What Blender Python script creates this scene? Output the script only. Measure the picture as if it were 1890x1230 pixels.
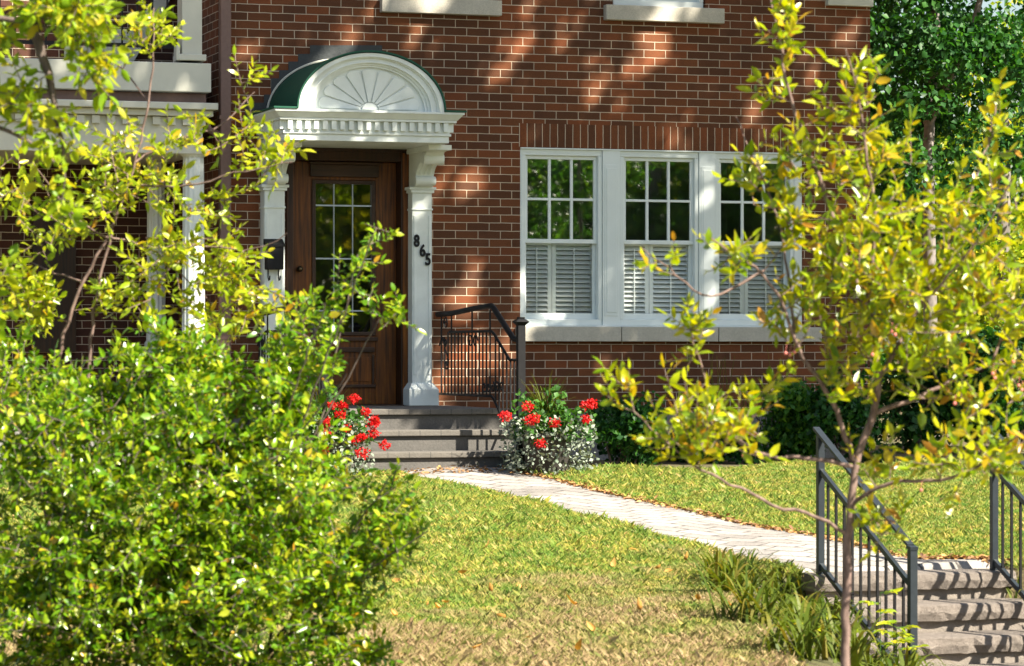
import bpy, math, random
import numpy as np
from mathutils import Vector
S = bpy.context.scene
for o in list(bpy.data.objects): bpy.data.objects.remove(o)
R = math.radians
random.seed(7); rng = np.random.default_rng(7)

# ------------------------------------------------------------------ camera
YAW = R(18); sY, cY = math.sin(YAW), math.cos(YAW)
D0, FPX, H = 25.8, 5800.0, 0.90
CAMX, CAMY = -D0*sY, -D0*cY
cam = bpy.data.cameras.new('camera'); co = bpy.data.objects.new('camera', cam); S.collection.objects.link(co)
co.location = (CAMX, CAMY, H); co.rotation_euler = (R(90), 0, -YAW)
cam.sensor_width = 36; cam.lens = FPX/1890*36; cam.shift_y = 35/1890
cam.clip_start = .5; cam.clip_end = 1500
cam.dof.use_dof = True; cam.dof.focus_distance = 24.3; cam.dof.aperture_fstop = 6.3; cam.dof.aperture_blades = 7
S.camera = co
# ------------------------------------------------------------------ sky, sun, exposure
SAZ, SEL = R(38), R(43)
sund = Vector((math.sin(SAZ)*math.cos(SEL), -math.cos(SAZ)*math.cos(SEL), math.sin(SEL)))
w = bpy.data.worlds.new('World'); S.world = w; w.use_nodes = True
nt = w.node_tree; bg = nt.nodes['Background']; sk = nt.nodes.new('ShaderNodeTexSky')
sk.sky_type = 'NISHITA'; sk.sun_disc = False; sk.sun_elevation = SEL
sk.sun_rotation = math.atan2(sund.x, sund.y); sk.air_density = 1.2; sk.dust_density = 1.5
nt.links.new(sk.outputs[0], bg.inputs[0]); bg.inputs[1].default_value = .05
sl = bpy.data.lights.new('sun', 'SUN'); sl.energy = 5.0; sl.angle = R(.55); sl.color = (1, .91, .76)
so = bpy.data.objects.new('sun', sl); S.collection.objects.link(so)
so.rotation_euler = (-sund).to_track_quat('-Z', 'Y').to_euler()
S.view_settings.view_transform = 'Standard'; S.view_settings.look = 'None'
S.view_settings.exposure = 1.85; S.view_settings.gamma = 1

# ------------------------------------------------------------------ helpers
def at(px, py, Y):                      # point of the plane y = Y
    a = (px-945)/FPX; d = (Y+D0*cY)/(cY-a*sY)
    return Vector((d*(a*cY+sY)-D0*sY, Y, H-d*(py-650)/FPX))
def atd(px, py, d):                     # point at a distance from the camera
    a = (px-945)/FPX; u = a*d
    return Vector((u*cY+d*sY-D0*sY, -u*sY+d*cY-D0*cY, H-d*(py-650)/FPX))
def X_(px, Y=0): return at(px, 650, Y).x
def Z_(px, py, Y=0): return at(px, py, Y).z

class MB:
    def __init__(s): s.v = []; s.f = []
    def add(s, vs, fs):
        n = len(s.v); s.v += [tuple(v) for v in vs]; s.f += [tuple(i+n for i in f) for f in fs]; return s
    def box(s, x0, x1, y0, y1, z0, z1):
        return s.add([(x0,y0,z0),(x1,y0,z0),(x1,y1,z0),(x0,y1,z0),(x0,y0,z1),(x1,y0,z1),(x1,y1,z1),(x0,y1,z1)],
                     [(3,2,1,0),(4,5,6,7),(0,1,5,4),(1,2,6,5),(2,3,7,6),(3,0,4,7)])
    def frustum(s, x0, x1, y0, y1, z0, a0, a1, b0, b1, z1):
        return s.add([(x0,y0,z0),(x1,y0,z0),(x1,y1,z0),(x0,y1,z0),(a0,b0,z1),(a1,b0,z1),(a1,b1,z1),(a0,b1,z1)],
                     [(3,2,1,0),(4,5,6,7),(0,1,5,4),(1,2,6,5),(2,3,7,6),(3,0,4,7)])
    def tube(s, pts, r, n=8, cap=True):
        pts = [Vector(p) for p in pts]; rs = r if isinstance(r, (list, tuple)) else [r]*len(pts)
        vs = []; prev = None
        for i, p in enumerate(pts):
            t = (pts[min(i+1, len(pts)-1)]-pts[max(i-1, 0)]).normalized()
            if prev is None: prev = t.orthogonal().normalized()
            a = (prev-t*prev.dot(t))
            a = a.normalized() if a.length > 1e-6 else t.orthogonal().normalized()
            prev = a; b = t.cross(a)
            for k in range(n):
                q = 2*math.pi*k/n; vs.append(p+(a*math.cos(q)+b*math.sin(q))*rs[i])
        fs = [(i*n+k, i*n+(k+1) % n, (i+1)*n+(k+1) % n, (i+1)*n+k) for i in range(len(pts)-1) for k in range(n)]
        if cap: fs += [tuple(range(n))[::-1], tuple((len(pts)-1)*n+k for k in range(n))]
        return s.add(vs, fs)
    def bar(s, p, q, w, h):                       # rectangular bar between two points, w across, h high
        p, q = Vector(p), Vector(q); t = (q-p).normalized()
        up = Vector((0,0,1)) if abs(t.z) < .99 else Vector((0,1,0))
        a = t.cross(up).normalized(); b = a.cross(t).normalized()
        c = [a*w/2*i+b*h/2*j for i, j in ((-1,-1),(1,-1),(1,1),(-1,1))]
        return s.add([p+k for k in c]+[q+k for k in c], [(0,1,2,3),(7,6,5,4),(0,4,5,1),(1,5,6,2),(2,6,7,3),(3,7,4,0)])
    def prism(s, poly, a0, a1, ax='y'):           # polygon extruded along an axis
        m = {'y': lambda p, a: (p[0], a, p[1]), 'x': lambda p, a: (a, p[0], p[1]), 'z': lambda p, a: (p[0], p[1], a)}[ax]
        n = len(poly); vs = [m(p, a0) for p in poly]+[m(p, a1) for p in poly]
        fs = [tuple(range(n)), tuple(range(2*n-1, n-1, -1))]+[(i, i+n, (i+1) % n+n, (i+1) % n) for i in range(n)]
        return s.add(vs, fs)
    def strip(s, A, B):                           # quads between two rows of points
        n = len(A); return s.add(list(A)+list(B), [(i, i+1, n+i+1, n+i) for i in range(n-1)])
    def lathe(s, prof, c, n=24):
        vs = [(c[0]+r*math.cos(2*math.pi*k/n), c[1]+r*math.sin(2*math.pi*k/n), c[2]+z) for r, z in prof for k in range(n)]
        fs = [(i*n+k, i*n+(k+1) % n, (i+1)*n+(k+1) % n, (i+1)*n+k) for i in range(len(prof)-1) for k in range(n)]
        return s.add(vs, fs)
    def build(s, name, mat, parent=None, smooth=False, bevel=0, **kw):
        me = bpy.data.meshes.new(name); me.from_pydata(s.v, [], s.f); me.materials.append(mat)
        import bmesh
        b = bmesh.new(); b.from_mesh(me); bmesh.ops.recalc_face_normals(b, faces=b.faces); b.to_mesh(me); b.free()
        o = bpy.data.objects.new(name, me); S.collection.objects.link(o); fin(o, parent)
        if smooth: me.shade_smooth()
        if bevel:
            mo = o.modifiers.new('bevel', 'BEVEL'); mo.width = bevel; mo.segments = 2; mo.limit_method = 'ANGLE'; mo.angle_limit = R(40)
        if kw: tag(o, **kw)
        return o
def fin(o, parent):
    if parent:
        o.parent = parent
        o.matrix_parent_inverse = parent.matrix_basis.inverted()
def tag(o, label=None, cat=None, group=None, kind=None):
    if label: o['label'] = label
    if cat: o['category'] = cat
    if group: o['group'] = group
    if kind: o['kind'] = kind
    return o
def empty(name, loc, label, cat, group=None):
    o = bpy.data.objects.new(name, None); S.collection.objects.link(o); o.location = loc
    o.empty_display_size = .1
    return tag(o, label, cat, group)
def npmesh(name, V, F, mat, parent=None, smooth=False):
    """V (n,3); F list of integer arrays (m,k)"""
    me = bpy.data.meshes.new(name); V = np.asarray(V, dtype=np.float32)
    me.vertices.add(len(V)); me.vertices.foreach_set('co', V.ravel())
    loops = np.concatenate([f.ravel() for f in F]).astype(np.int32)
    tot = np.concatenate([np.full(len(f), f.shape[1], np.int32) for f in F])
    st = np.concatenate([[0], np.cumsum(tot)[:-1]]).astype(np.int32)
    me.loops.add(len(loops)); me.loops.foreach_set('vertex_index', loops)
    me.polygons.add(len(tot)); me.polygons.foreach_set('loop_start', st)
    try: me.polygons.foreach_set('loop_total', tot)
    except Exception: pass
    me.materials.append(mat); me.update(calc_edges=True); me.validate()
    o = bpy.data.objects.new(name, me); S.collection.objects.link(o); fin(o, parent)
    if smooth: me.shade_smooth()
    return o

# ------------------------------------------------------------------ materials
class NT:
    def __init__(s, name):
        s.m = bpy.data.materials.new(name); s.m.use_nodes = True; s.t = s.m.node_tree
        s.b = s.t.nodes['Principled BSDF']; s.o = s.t.nodes['Material Output']
    def n(s, ty, **kw):
        x = s.t.nodes.new('ShaderNode'+ty)
        for k, v in kw.items():
            if k.startswith('_'): setattr(x, k[1:], v)
            else: s.set(x, k, v)
        return x
    def set(s, x, k, v):
        i = x.inputs[int(k[1:])] if k[0] == 'i' and k[1:].isdigit() else x.inputs[k.replace('_', ' ')]
        if hasattr(v, 'is_output') or isinstance(v, bpy.types.NodeSocket): s.t.links.new(v, i)
        else: i.default_value = v
    def co(s): return s.n('TexCoord').outputs['Object']
    def noise(s, scale, detail=3, vec=None, rough=.55):
        return s.n('TexNoise', Scale=scale, Detail=detail, Roughness=rough, Vector=vec or s.co()).outputs[0]
    def ramp(s, fac, stops):
        x = s.n('ValToRGB', Fac=fac); e = x.color_ramp.elements
        while len(e) < len(stops): e.new(.5)
        for i, (p, c) in enumerate(stops): e[i].position = p; e[i].color = (*c, 1) if len(c) == 3 else c
        return x.outputs[0]
    def mix(s, f, a, b, mode='MIX'):
        x = s.t.nodes.new('ShaderNodeMix'); x.data_type = 'RGBA'; x.blend_type = mode
        for i, v in ((0, f), (6, a), (7, b)):
            if isinstance(v, tuple) and len(v) == 3: v = (*v, 1)
            if isinstance(v, bpy.types.NodeSocket): s.t.links.new(v, x.inputs[i])
            else: x.inputs[i].default_value = v
        return x.outputs[2]
    def math(s, op, a, b=0, c=0):
        x = s.n('Math', _operation=op)
        for i, v in enumerate((a, b, c)):
            if isinstance(v, bpy.types.NodeSocket): s.t.links.new(v, x.inputs[i])
            else: x.inputs[i].default_value = v
        return x.outputs[0]
    def bump(s, h, dist=.005, st=1.0):
        s.t.links.new(s.n('Bump', Height=h, Distance=dist, Strength=st).outputs[0], s.b.inputs['Normal'])
    def p(s, **kw):
        for k, v in kw.items():
            if isinstance(v, tuple) and len(v) == 3: v = (*v, 1)
            s.set(s.b, k, v)
        return s

def brick_mat(name, axis='x', c1=(.195,.058,.013), c2=(.088,.029,.008), soldier=False):
    q = NT(name); wob = q.n('TexNoise', Scale=14.0, Detail=3.0, Vector=q.co()); ws = q.n('VectorMath', _operation='SCALE', i0=wob.outputs[1]); ws.inputs['Scale'].default_value = .006
    wa = q.n('VectorMath', _operation='ADD', i0=q.co(), i1=ws.outputs[0]); sep = q.n('SeparateXYZ', Vector=wa.outputs[0])
    u = sep.outputs['X' if axis == 'x' else 'Y']; v = q.math('ADD', sep.outputs['Z'], -.9+.0663*40)
    if soldier: u, v = q.math('ADD', sep.outputs['Z'], 10), u
    cb = q.n('CombineXYZ', X=u, Y=v)
    br = q.n('TexBrick', Vector=cb.outputs[0], Color1=(0,0,0,1), Color2=(1,1,1,1), Mortar=(.5,.5,.5,1), Scale=1.0,
             Mortar_Size=.0034, Mortar_Smooth=.25, Bias=0.0, Brick_Width=.40 if soldier else .193, Row_Height=.0663)
    br.offset = 0 if soldier else .5
    n1 = q.noise(22, 4); n2 = q.noise(1.6, 3); n3 = q.noise(120, 3)
    per = q.ramp(br.outputs[0], [(0, c2), (.35, tuple((a+b)/2*.85 for a, b in zip(c1, c2))), (.7, c1), (1, (c1[0]*1.2, c1[1]*1.0, c1[2]*.9))])
    col = q.mix(q.math('MULTIPLY', n1, .5), per, (.12,.042,.012))
    col = q.mix(.55, col, q.ramp(n3, [(.3, (.4,.4,.4)), (.7, (1,1,1))]), 'MULTIPLY')
    mort = q.mix(n2, (.42,.34,.25), (.68,.58,.45))
    stain = q.ramp(q.noise(.9, 5, rough=.65), [(.3, (.62,.60,.58)), (.6, (1.12,1.08,1.05))])
    q.p(Base_Color=q.mix(.8, q.mix(br.outputs[1], col, mort), stain, 'MULTIPLY'), Roughness=.86)
    q.bump(q.math('ADD', q.math('MULTIPLY', br.outputs[1], -1.0), q.math('MULTIPLY', n3, .35)), .006, .9)
    return q.m
def paint_mat(name, col, rough=.45, dirt=.25, sc=3.0, dcol=None):
    q = NT(name); a = q.noise(sc, 5); b = q.noise(sc*14, 3)
    c = q.mix(q.math('MULTIPLY', q.ramp(a, [(.4, (0,0,0)), (.75, (1,1,1))]), dirt), col, dcol or tuple(k*.6 for k in col))
    q.p(Base_Color=c, Roughness=rough); q.bump(b, .0012, .5); return q.m
def stone_mat(name, c1, c2, sc=6, bump=.006, rough=.9, joints=None):
    q = NT(name); a = q.noise(sc, 6, rough=.7); b = q.noise(sc*12, 4, rough=.7)
    c = q.mix(a, c1, c2); c = q.mix(.5, c, q.ramp(b, [(.3, (.55,.55,.55)), (.65, (1.1,1.1,1.1))]), 'MULTIPLY')
    if joints:
        sep = q.n('SeparateXYZ', Vector=q.co())
        f = q.math('FRACT', q.math('MULTIPLY', q.math('ADD', sep.outputs['X'], 50), 1/joints))
        ln = q.math('LESS_THAN', f, .035)
        c = q.mix(q.math('MULTIPLY', ln, .75), c, (.03,.03,.03))
    q.p(Base_Color=c, Roughness=rough); q.bump(q.math('ADD', a, q.math('MULTIPLY', b, .6)), bump, 1); return q.m
def metal_mat(name, col, rough=.35, metallic=.0):
    q = NT(name); a = q.noise(30, 3); q.p(Base_Color=q.mix(a, col, tuple(k*1.6+.004 for k in col)), Roughness=rough, Metallic=metallic)
    q.bump(a, .0006, .4); q.b.inputs['Specular IOR Level'].default_value = .2 if col[0] < .03 else .5; return q.m
def wood_mat(name, c1, c2, axis='Z'):
    q = NT(name); sc = (30, 30, 1.6) if axis == 'Z' else (1.6, 30, 30)
    mp = q.n('Mapping', Vector=q.co()); mp.inputs['Scale'].default_value = sc
    a = q.noise(1.6, 5, mp.outputs[0]); b = q.noise(2.2, 4)
    c = q.mix(q.ramp(a, [(.3, (0,0,0)), (.7, (1,1,1))]), c1, c2); c = q.mix(.5, c, q.ramp(b, [(.35, (.35,.35,.35)), (.65, (1,1,1))]), 'MULTIPLY')
    q.p(Base_Color=c, Roughness=.4, Coat_Weight=.06, Specular_IOR_Level=.3); q.bump(a, .0008, .6); return q.m
def leaf_mat(name, stops, rough=.42, transl=.45, spec=.5, big=None, tcol=1.25):
    """stops: colour ramp over a random number per leaf"""
    q = NT(name); g = q.n('NewGeometry'); r = g.outputs['Random Per Island']
    c = q.ramp(r, stops)
    if big:                                   # slow change over the crown, e.g. turning clumps
        f = q.ramp(q.noise(big[0], 2), [(big[2], (0,0,0)), (big[3], (1,1,1))]); c = q.mix(f, c, big[1], 'MIX')
    v = q.noise(60, 2); c = q.mix(.35, c, q.ramp(v, [(.3, (.55,.55,.55)), (.7, (1.15,1.15,1.15))]), 'MULTIPLY')
    q.p(Base_Color=c, Roughness=rough, Specular_IOR_Level=spec)
    tr = q.n('BsdfTranslucent', Color=q.mix(1, c, (tcol*1.05, tcol, tcol*.35), 'MULTIPLY'))
    mx = q.n('MixShader', Fac=transl); q.t.links.new(q.b.outputs[0], mx.inputs[1]); q.t.links.new(tr.outputs[0], mx.inputs[2])
    q.t.links.new(mx.outputs[0], q.o.inputs[0]); return q.m
def bark_mat(name, c1, c2, sc=40):
    q = NT(name); mp = q.n('Mapping', Vector=q.co()); mp.inputs['Scale'].default_value = (1, 1, .35)
    a = q.noise(sc, 5, mp.outputs[0], .7); q.p(Base_Color=q.mix(q.ramp(a, [(.35, (0,0,0)), (.65, (1,1,1))]), c1, c2), Roughness=.85)
    q.bump(a, .003, 1); return q.m
def glass_mat(name, refl=.25, tint=(.85,.9,.88)):
    q = NT(name); fr = q.n('LayerWeight', Blend=.35)
    gl = q.n('BsdfGlossy', Color=(1,1,1,1), Roughness=.02); tr = q.n('BsdfTransparent', Color=(*tint, 1))
    nb = q.n('Bump', Height=q.noise(2.2, 2), Distance=.0006, Strength=.5); q.t.links.new(nb.outputs[0], gl.inputs['Normal'])
    mx = q.n('MixShader', Fac=q.math('ADD', q.math('MULTIPLY', fr.outputs['Fresnel'], .9), refl))
    q.t.links.new(tr.outputs[0], mx.inputs[1]); q.t.links.new(gl.outputs[0], mx.inputs[2]); q.t.links.new(mx.outputs[0], q.o.inputs[0])
    return q.m

M = dict(
 brick=brick_mat('red_brick'), brick_side=brick_mat('red_brick_side', 'y'), soldier=brick_mat('soldier_brick', soldier=True),
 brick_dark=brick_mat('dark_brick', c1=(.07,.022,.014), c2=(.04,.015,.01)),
 white=paint_mat('white_paint', (.72,.77,.74), .45, .4, 6), white_sash=paint_mat('sash_paint', (.72,.78,.77), .35, .15, 4),
 cream=paint_mat('cream_paint', (.56,.56,.48), .5, .3, 4), shutter=paint_mat('shutter_paint', (.84,.87,.85), .4, .05),
 sill=stone_mat('sill_stone', (.40,.37,.31), (.58,.55,.47), 9, .003), foundation=stone_mat('foundation_stone', (.16,.16,.15), (.28,.27,.25), 5, .01),
 step=stone_mat('step_stone', (.06,.06,.055), (.13,.12,.11), 5, .006), tread=stone_mat('tread_stone', (.08,.075,.065), (.16,.145,.125), 7, .004, joints=.165),
 slab=stone_mat('garden_stone', (.17,.145,.125), (.42,.36,.31), 18, .035), riser=stone_mat('riser_stone', (.16,.14,.12), (.3,.26,.22), 12, .01),
 green=metal_mat('green_roof_metal', (.010,.060,.036), .6), tar=stone_mat('roof_tar', (.012,.018,.02), (.035,.042,.045), 8, .004, .55),
 iron=metal_mat('black_iron', (.006,.006,.007), .55), rail=metal_mat('grey_steel', (.018,.023,.028), .4, .1), pipe=metal_mat('brown_pipe', (.12,.068,.055), .5),
 wood=wood_mat('door_wood', (.03,.009,.002), (.26,.080,.007)), wood_dark=wood_mat('frame_wood', (.016,.006,.003), (.055,.018,.005)), wood_trim=wood_mat('trim_wood', (.03,.014,.009), (.07,.03,.014), 'X'),
 lead=metal_mat('lead_came', (.30,.34,.38), .35, .6), glass=glass_mat('window_glass', .27, (.97,1,.98)), door_glass=glass_mat('door_glass', .16, (.6,.65,.62)),
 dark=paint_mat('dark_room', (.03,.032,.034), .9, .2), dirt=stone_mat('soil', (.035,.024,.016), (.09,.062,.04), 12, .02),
 interior=paint_mat('room_wall', (.34,.37,.37), .9, .3), terra=stone_mat('clay_pot', (.05,.045,.04), (.09,.08,.07), 8, .003),
)
# ------------------------------------------------------------------ terrain
STX0, STX1, STY, STN, RISE, RUN = -1.0, .06, -8.6, 4, .15, .30
KS = .0515; LOW = -.93
def sm(t): t = np.clip(t, 0, 1); return t*t*(3-2*t)
def edgeX(Y): return np.interp(-np.asarray(Y, float), [8.2, 8.45, 9.2, 11.5, 14.5], [-1.1, -1.62, -1.85, -2.45, -3.1])
def gz(X, Y):
    X = np.asarray(X, float); Y = np.asarray(Y, float)
    z = -KS*np.clip(-Y-2.2, 0, 12.3)
    z = z+(LOW-z)*sm((-Y-14.5)/.7)
    low = -.33-(RISE*STN)*np.clip((-Y+STY)/(RUN*STN), 0, 1); low = np.minimum(low-np.where((X > STX0-.2) & (X < STX1+.2), .34, .03), z)
    ins = (X > STX0-.1) & (X < STX1+.1); mask = np.where(ins, np.clip((-Y+STY+.16)/.12, 0, 1), np.clip((-Y+STY)/.25, 0, 1))
    t = np.where(X < (STX0+STX1)/2, sm((X-edgeX(Y))/(STX0-.04-edgeX(Y))), sm((STX1+1.0-X)/.75))
    z = z+(low-z)*t*mask
    z = z+.012*np.sin(X*2.1+Y*1.3)+.010*np.sin(X*4.7-Y*3.1)*np.clip((Y+15)/1, 0, 1)
    return z
def gzf(x, y): return float(gz(x, y))
def on_ground(px, py):
    d = 24.0
    for _ in range(60):
        p = atd(px, py, d); e = p.z-gzf(p.x, p.y); d += e/((py-650)/FPX+.05)*.7
    p = atd(px, py, d); p.z = gzf(p.x, p.y); return p
g = MB()
xs = np.concatenate([[-200, -80, -40, -20], np.arange(-12, 12.01, .14), [20, 40, 80, 200]])
ys = np.concatenate([[-200, -80, -40], np.arange(-25, 3.01, .14), [8, 20, 60, 250]])
XX, YY = np.meshgrid(xs, ys); ZZ = gz(XX, YY)
nx, ny = len(xs), len(ys); idx = np.arange(nx*ny).reshape(ny, nx)
q = NT('lawn_soil')
f1 = q.noise(.55, 4); f2 = q.noise(9, 5, rough=.7); f3 = q.noise(70, 4)
c = q.mix(q.ramp(f1, [(.42, (0,0,0)), (.6, (1,1,1))]), (.075,.095,.022), (.17,.125,.055)); c = q.mix(f2, c, (.10,.075,.035))
c = q.mix(.6, c, q.ramp(f3, [(.3, (.45,.45,.45)), (.7, (1.1,1.1,1.1))]), 'MULTIPLY'); q.p(Base_Color=c, Roughness=.95); q.bump(f3, .015, 1)
gr = npmesh('ground', np.stack([XX, YY, ZZ], -1).reshape(-1, 3), [np.stack([idx[:-1,:-1], idx[:-1,1:], idx[1:,1:], idx[1:,:-1]], -1).reshape(-1, 4)], q.m, smooth=True)
tag(gr, kind='structure')
# walkway
q = NT('walkway_pavers'); cor = q.co()
wv = q.n('VectorMath', _operation='ADD', i0=cor); wn = q.n('TexNoise', Scale=3.5, Detail=2.0, Vector=cor); sc = q.n('VectorMath', _operation='SCALE', i0=wn.outputs[1]); sc.inputs['Scale'].default_value = .07
q.t.links.new(sc.outputs[0], wv.inputs[1])
mp_r = q.n('Mapping', Vector=wv.outputs[0]); mp_r.inputs['Rotation'].default_value = (0, 0, .9)
pv = q.n('TexBrick', Vector=mp_r.outputs[0], Color1=(0,0,0,1), Color2=(1,1,1,1), Scale=1.0, Mortar_Size=.010, Mortar_Smooth=.3, Brick_Width=.25, Row_Height=.17)
jn = q.math('MULTIPLY', pv.outputs[1], q.ramp(q.noise(9, 4, rough=.7), [(.42, (.1,.1,.1)), (.52, (1,1,1))]))
c = q.mix(pv.outputs[0], (.24,.225,.21), (.36,.34,.32)); c = q.mix(.6, c, q.ramp(q.noise(28, 5, rough=.7), [(.3, (.66,.63,.60)), (.65, (1.05,1.05,1.05))]), 'MULTIPLY')
c = q.mix(.5, c, q.ramp(q.noise(1.5, 4), [(.35, (.7,.68,.65)), (.6, (1.1,1.1,1.1))]), 'MULTIPLY')
c = q.mix(q.math('MULTIPLY', jn, .85), c, (.035,.03,.025)); q.p(Base_Color=c, Roughness=.85); q.bump(q.math('ADD', q.math('MULTIPLY', jn, -1), q.noise(45, 4)), .008, .8)
M['path'] = q.m
nearE = [on_ground(*p) for p in ((770,884),(880,905),(980,930),(1100,962),(1220,993),(1330,1022),(1430,1047))]
farE = [on_ground(*p) for p in ((1000,884),(1080,905),(1180,928),(1300,955),(1420,980),(1560,1008),(1700,1038))]
nearE += [Vector((STX0-.04, STY+.12, 0)), Vector((STX0-.04, STY, 0))]; farE += [Vector((STX1+.1, STY+.25, 0)), Vector((STX1+.04, STY, 0))]
nearE = [Vector((nearE[0].x-.02, -2.05, 0))]+nearE; farE = [Vector((farE[0].x-.05, -2.05, 0))]+farE
def smooth_poly(P, n=60):
    P = np.array([tuple(p) for p in P]); t = np.linspace(0, 1, len(P)); T = np.linspace(0, 1, n)
    out = np.stack([np.interp(T, t, P[:, k]) for k in range(3)], 1)
    for _ in range(3): out[1:-1] = (out[:-2]+out[2:]+2*out[1:-1])/4
    return out
NE, FE = smooth_poly(nearE), smooth_poly(farE)
m = MB(); rows = []
for k in range(9):
    t = k/8; r_ = NE*(1-t)+FE*t; r_[:, 2] = gz(r_[:, 0], r_[:, 1])+.016+.006*np.sin(math.pi*t); rows.append(r_)
V = np.concatenate(rows); n = 60
F = np.array([(k*n+i, k*n+i+1, (k+1)*n+i+1, (k+1)*n+i) for k in range(8) for i in range(n-1)])
tag(npmesh('path', V, [F], M['path']), kind='structure')
PATHPOLY = np.concatenate([NE[:, :2], FE[::-1, :2]])
def inpoly(X, Y, poly):
    ins = np.zeros(len(X), bool); j = len(poly)-1
    for i in range(len(poly)):
        xi, yi = poly[i]; xj, yj = poly[j]
        c_ = ((yi > Y) != (yj > Y)) & (X < (xj-xi)*(Y-yi)/(yj-yi+1e-12)+xi); ins ^= c_; j = i
    return ins
# sidewalk and road in front of the camera
cs = stone_mat('sidewalk_concrete', (.34,.33,.31), (.46,.45,.42), 3, .002, joints=1.5)
MB().box(-60, 60, -17.0, -15.3, LOW-.3, LOW+.02).build('sidewalk', cs, kind='structure')
MB().box(-60, 60, -17.15, -17.004, LOW-.3, LOW+.02).build('kerb', M['sill'], kind='structure')
MB().box(-60, 60, -23.2, -17.154, LOW-.3, LOW-.11+.115).build('road', stone_mat('asphalt', (.04,.04,.042), (.065,.065,.065), 20, .004), kind='structure')

# ------------------------------------------------------------------ foliage engines
def leaf_cloud(name, P, D, L, W, mat, parent=None, up=.6, fold=.22, droop=.15):
    P = np.asarray(P); D = np.asarray(D); n = len(P); L = np.broadcast_to(L, n); W = np.broadcast_to(W, n)
    D = D/np.linalg.norm(D, axis=1, keepdims=True)
    Nn = rng.normal(size=(n, 3))*.55+np.array([0, 0, up]); Nn -= D*np.sum(Nn*D, 1)[:, None]; Nn /= np.linalg.norm(Nn, axis=1, keepdims=True)+1e-9
    B = np.cross(Nn, D)
    #       along, side, normal
    T = np.array([(0,0,0),(.28,-.40,.0),(.66,-.36,-.02),(1,0,-.10),(.66,.36,-.02),(.28,.40,0),(.28,0,-1),(.66,0,-1)])
    al = T[:, 0][None, :]*L[:, None]; si = T[:, 1][None, :]*W[:, None]
    fo = np.where(T[:, 2] == -1, -fold*rng.uniform(.2, 1.2, n)[:, None]*W[:, None], T[:, 2][None, :]*L[:, None])
    cu = -droop*rng.uniform(-1.0, 2.6, n)[:, None]*(T[:, 0]**2)[None, :]*L[:, None]
    V = P[:, None, :]+al[..., None]*D[:, None, :]+si[..., None]*B[:, None, :]+(fo+cu)[..., None]*Nn[:, None, :]
    o = (np.arange(n)*8)[:, None]
    t3 = np.concatenate([o+np.array(k) for k in ((0,1,6),(0,6,5),(2,3,7),(7,3,4))]); t4 = np.concatenate([o+np.array(k) for k in ((1,2,7,6),(6,7,4,5))])
    return npmesh(name, V.reshape(-1, 3), [t3, t4], mat, parent)
def simple_leaves(name, P, L, mat, parent=None, up=.3):
    n = len(P); D = rng.normal(size=(n, 3)); D[:, 2] -= .3; D /= np.linalg.norm(D, axis=1, keepdims=True)
    Nn = rng.normal(size=(n, 3))+np.array([0, 0, up]); Nn -= D*np.sum(Nn*D, 1)[:, None]; Nn /= np.linalg.norm(Nn, axis=1, keepdims=True)
    B = np.cross(Nn, D); L = L*rng.uniform(.6, 1.25, n)
    V = np.stack([P, P+(D*.5+B*.38+Nn*.1)*L[:, None], P+(D+Nn*-.05)*L[:, None], P+(D*.5-B*.38+Nn*.1)*L[:, None]], 1)
    o = (np.arange(n)*4)[:, None]
    return npmesh(name, V.reshape(-1, 3), [np.concatenate([o+np.array((0,1,2)), o+np.array((0,2,3))])], mat, parent)
def tubes_np(polys, radii, k=4):
    Vs, Fs, off = [], [], 0
    for P, r in zip(polys, radii):
        P = np.asarray(P); n = len(P)
        if n < 2: continue
        t = np.gradient(P, axis=0); t /= np.linalg.norm(t, axis=1, keepdims=True)+1e-9
        a = np.cross(t, [.31, .82, .13]); a /= np.linalg.norm(a, axis=1, keepdims=True)+1e-9; b = np.cross(t, a)
        ang = 2*np.pi*np.arange(k)/k
        V = P[:, None]+(np.cos(ang)[None, :, None]*a[:, None]+np.sin(ang)[None, :, None]*b[:, None])*np.asarray(r)[:, None, None]
        Vs.append(V.reshape(-1, 3)); i = np.arange(n-1)[:, None]*k; j = np.arange(k)[None, :]
        Fs.append((np.stack([i+j, i+(j+1) % k, i+k+(j+1) % k, i+k+j], -1).reshape(-1, 4))+off); off += n*k
    return np.concatenate(Vs), np.concatenate(Fs)
def resample(P, step):
    P = np.array([tuple(p) for p in P], float); s = np.concatenate([[0], np.cumsum(np.linalg.norm(np.diff(P, axis=0), axis=1))])
    n = max(3, int(s[-1]/step)+1); T = np.linspace(0, s[-1], n); o = np.stack([np.interp(T, s, P[:, k]) for k in range(3)], 1)
    for _ in range(3): o[1:-1] = (o[:-2]+o[2:]+2*o[1:-1])/4
    return o
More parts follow.
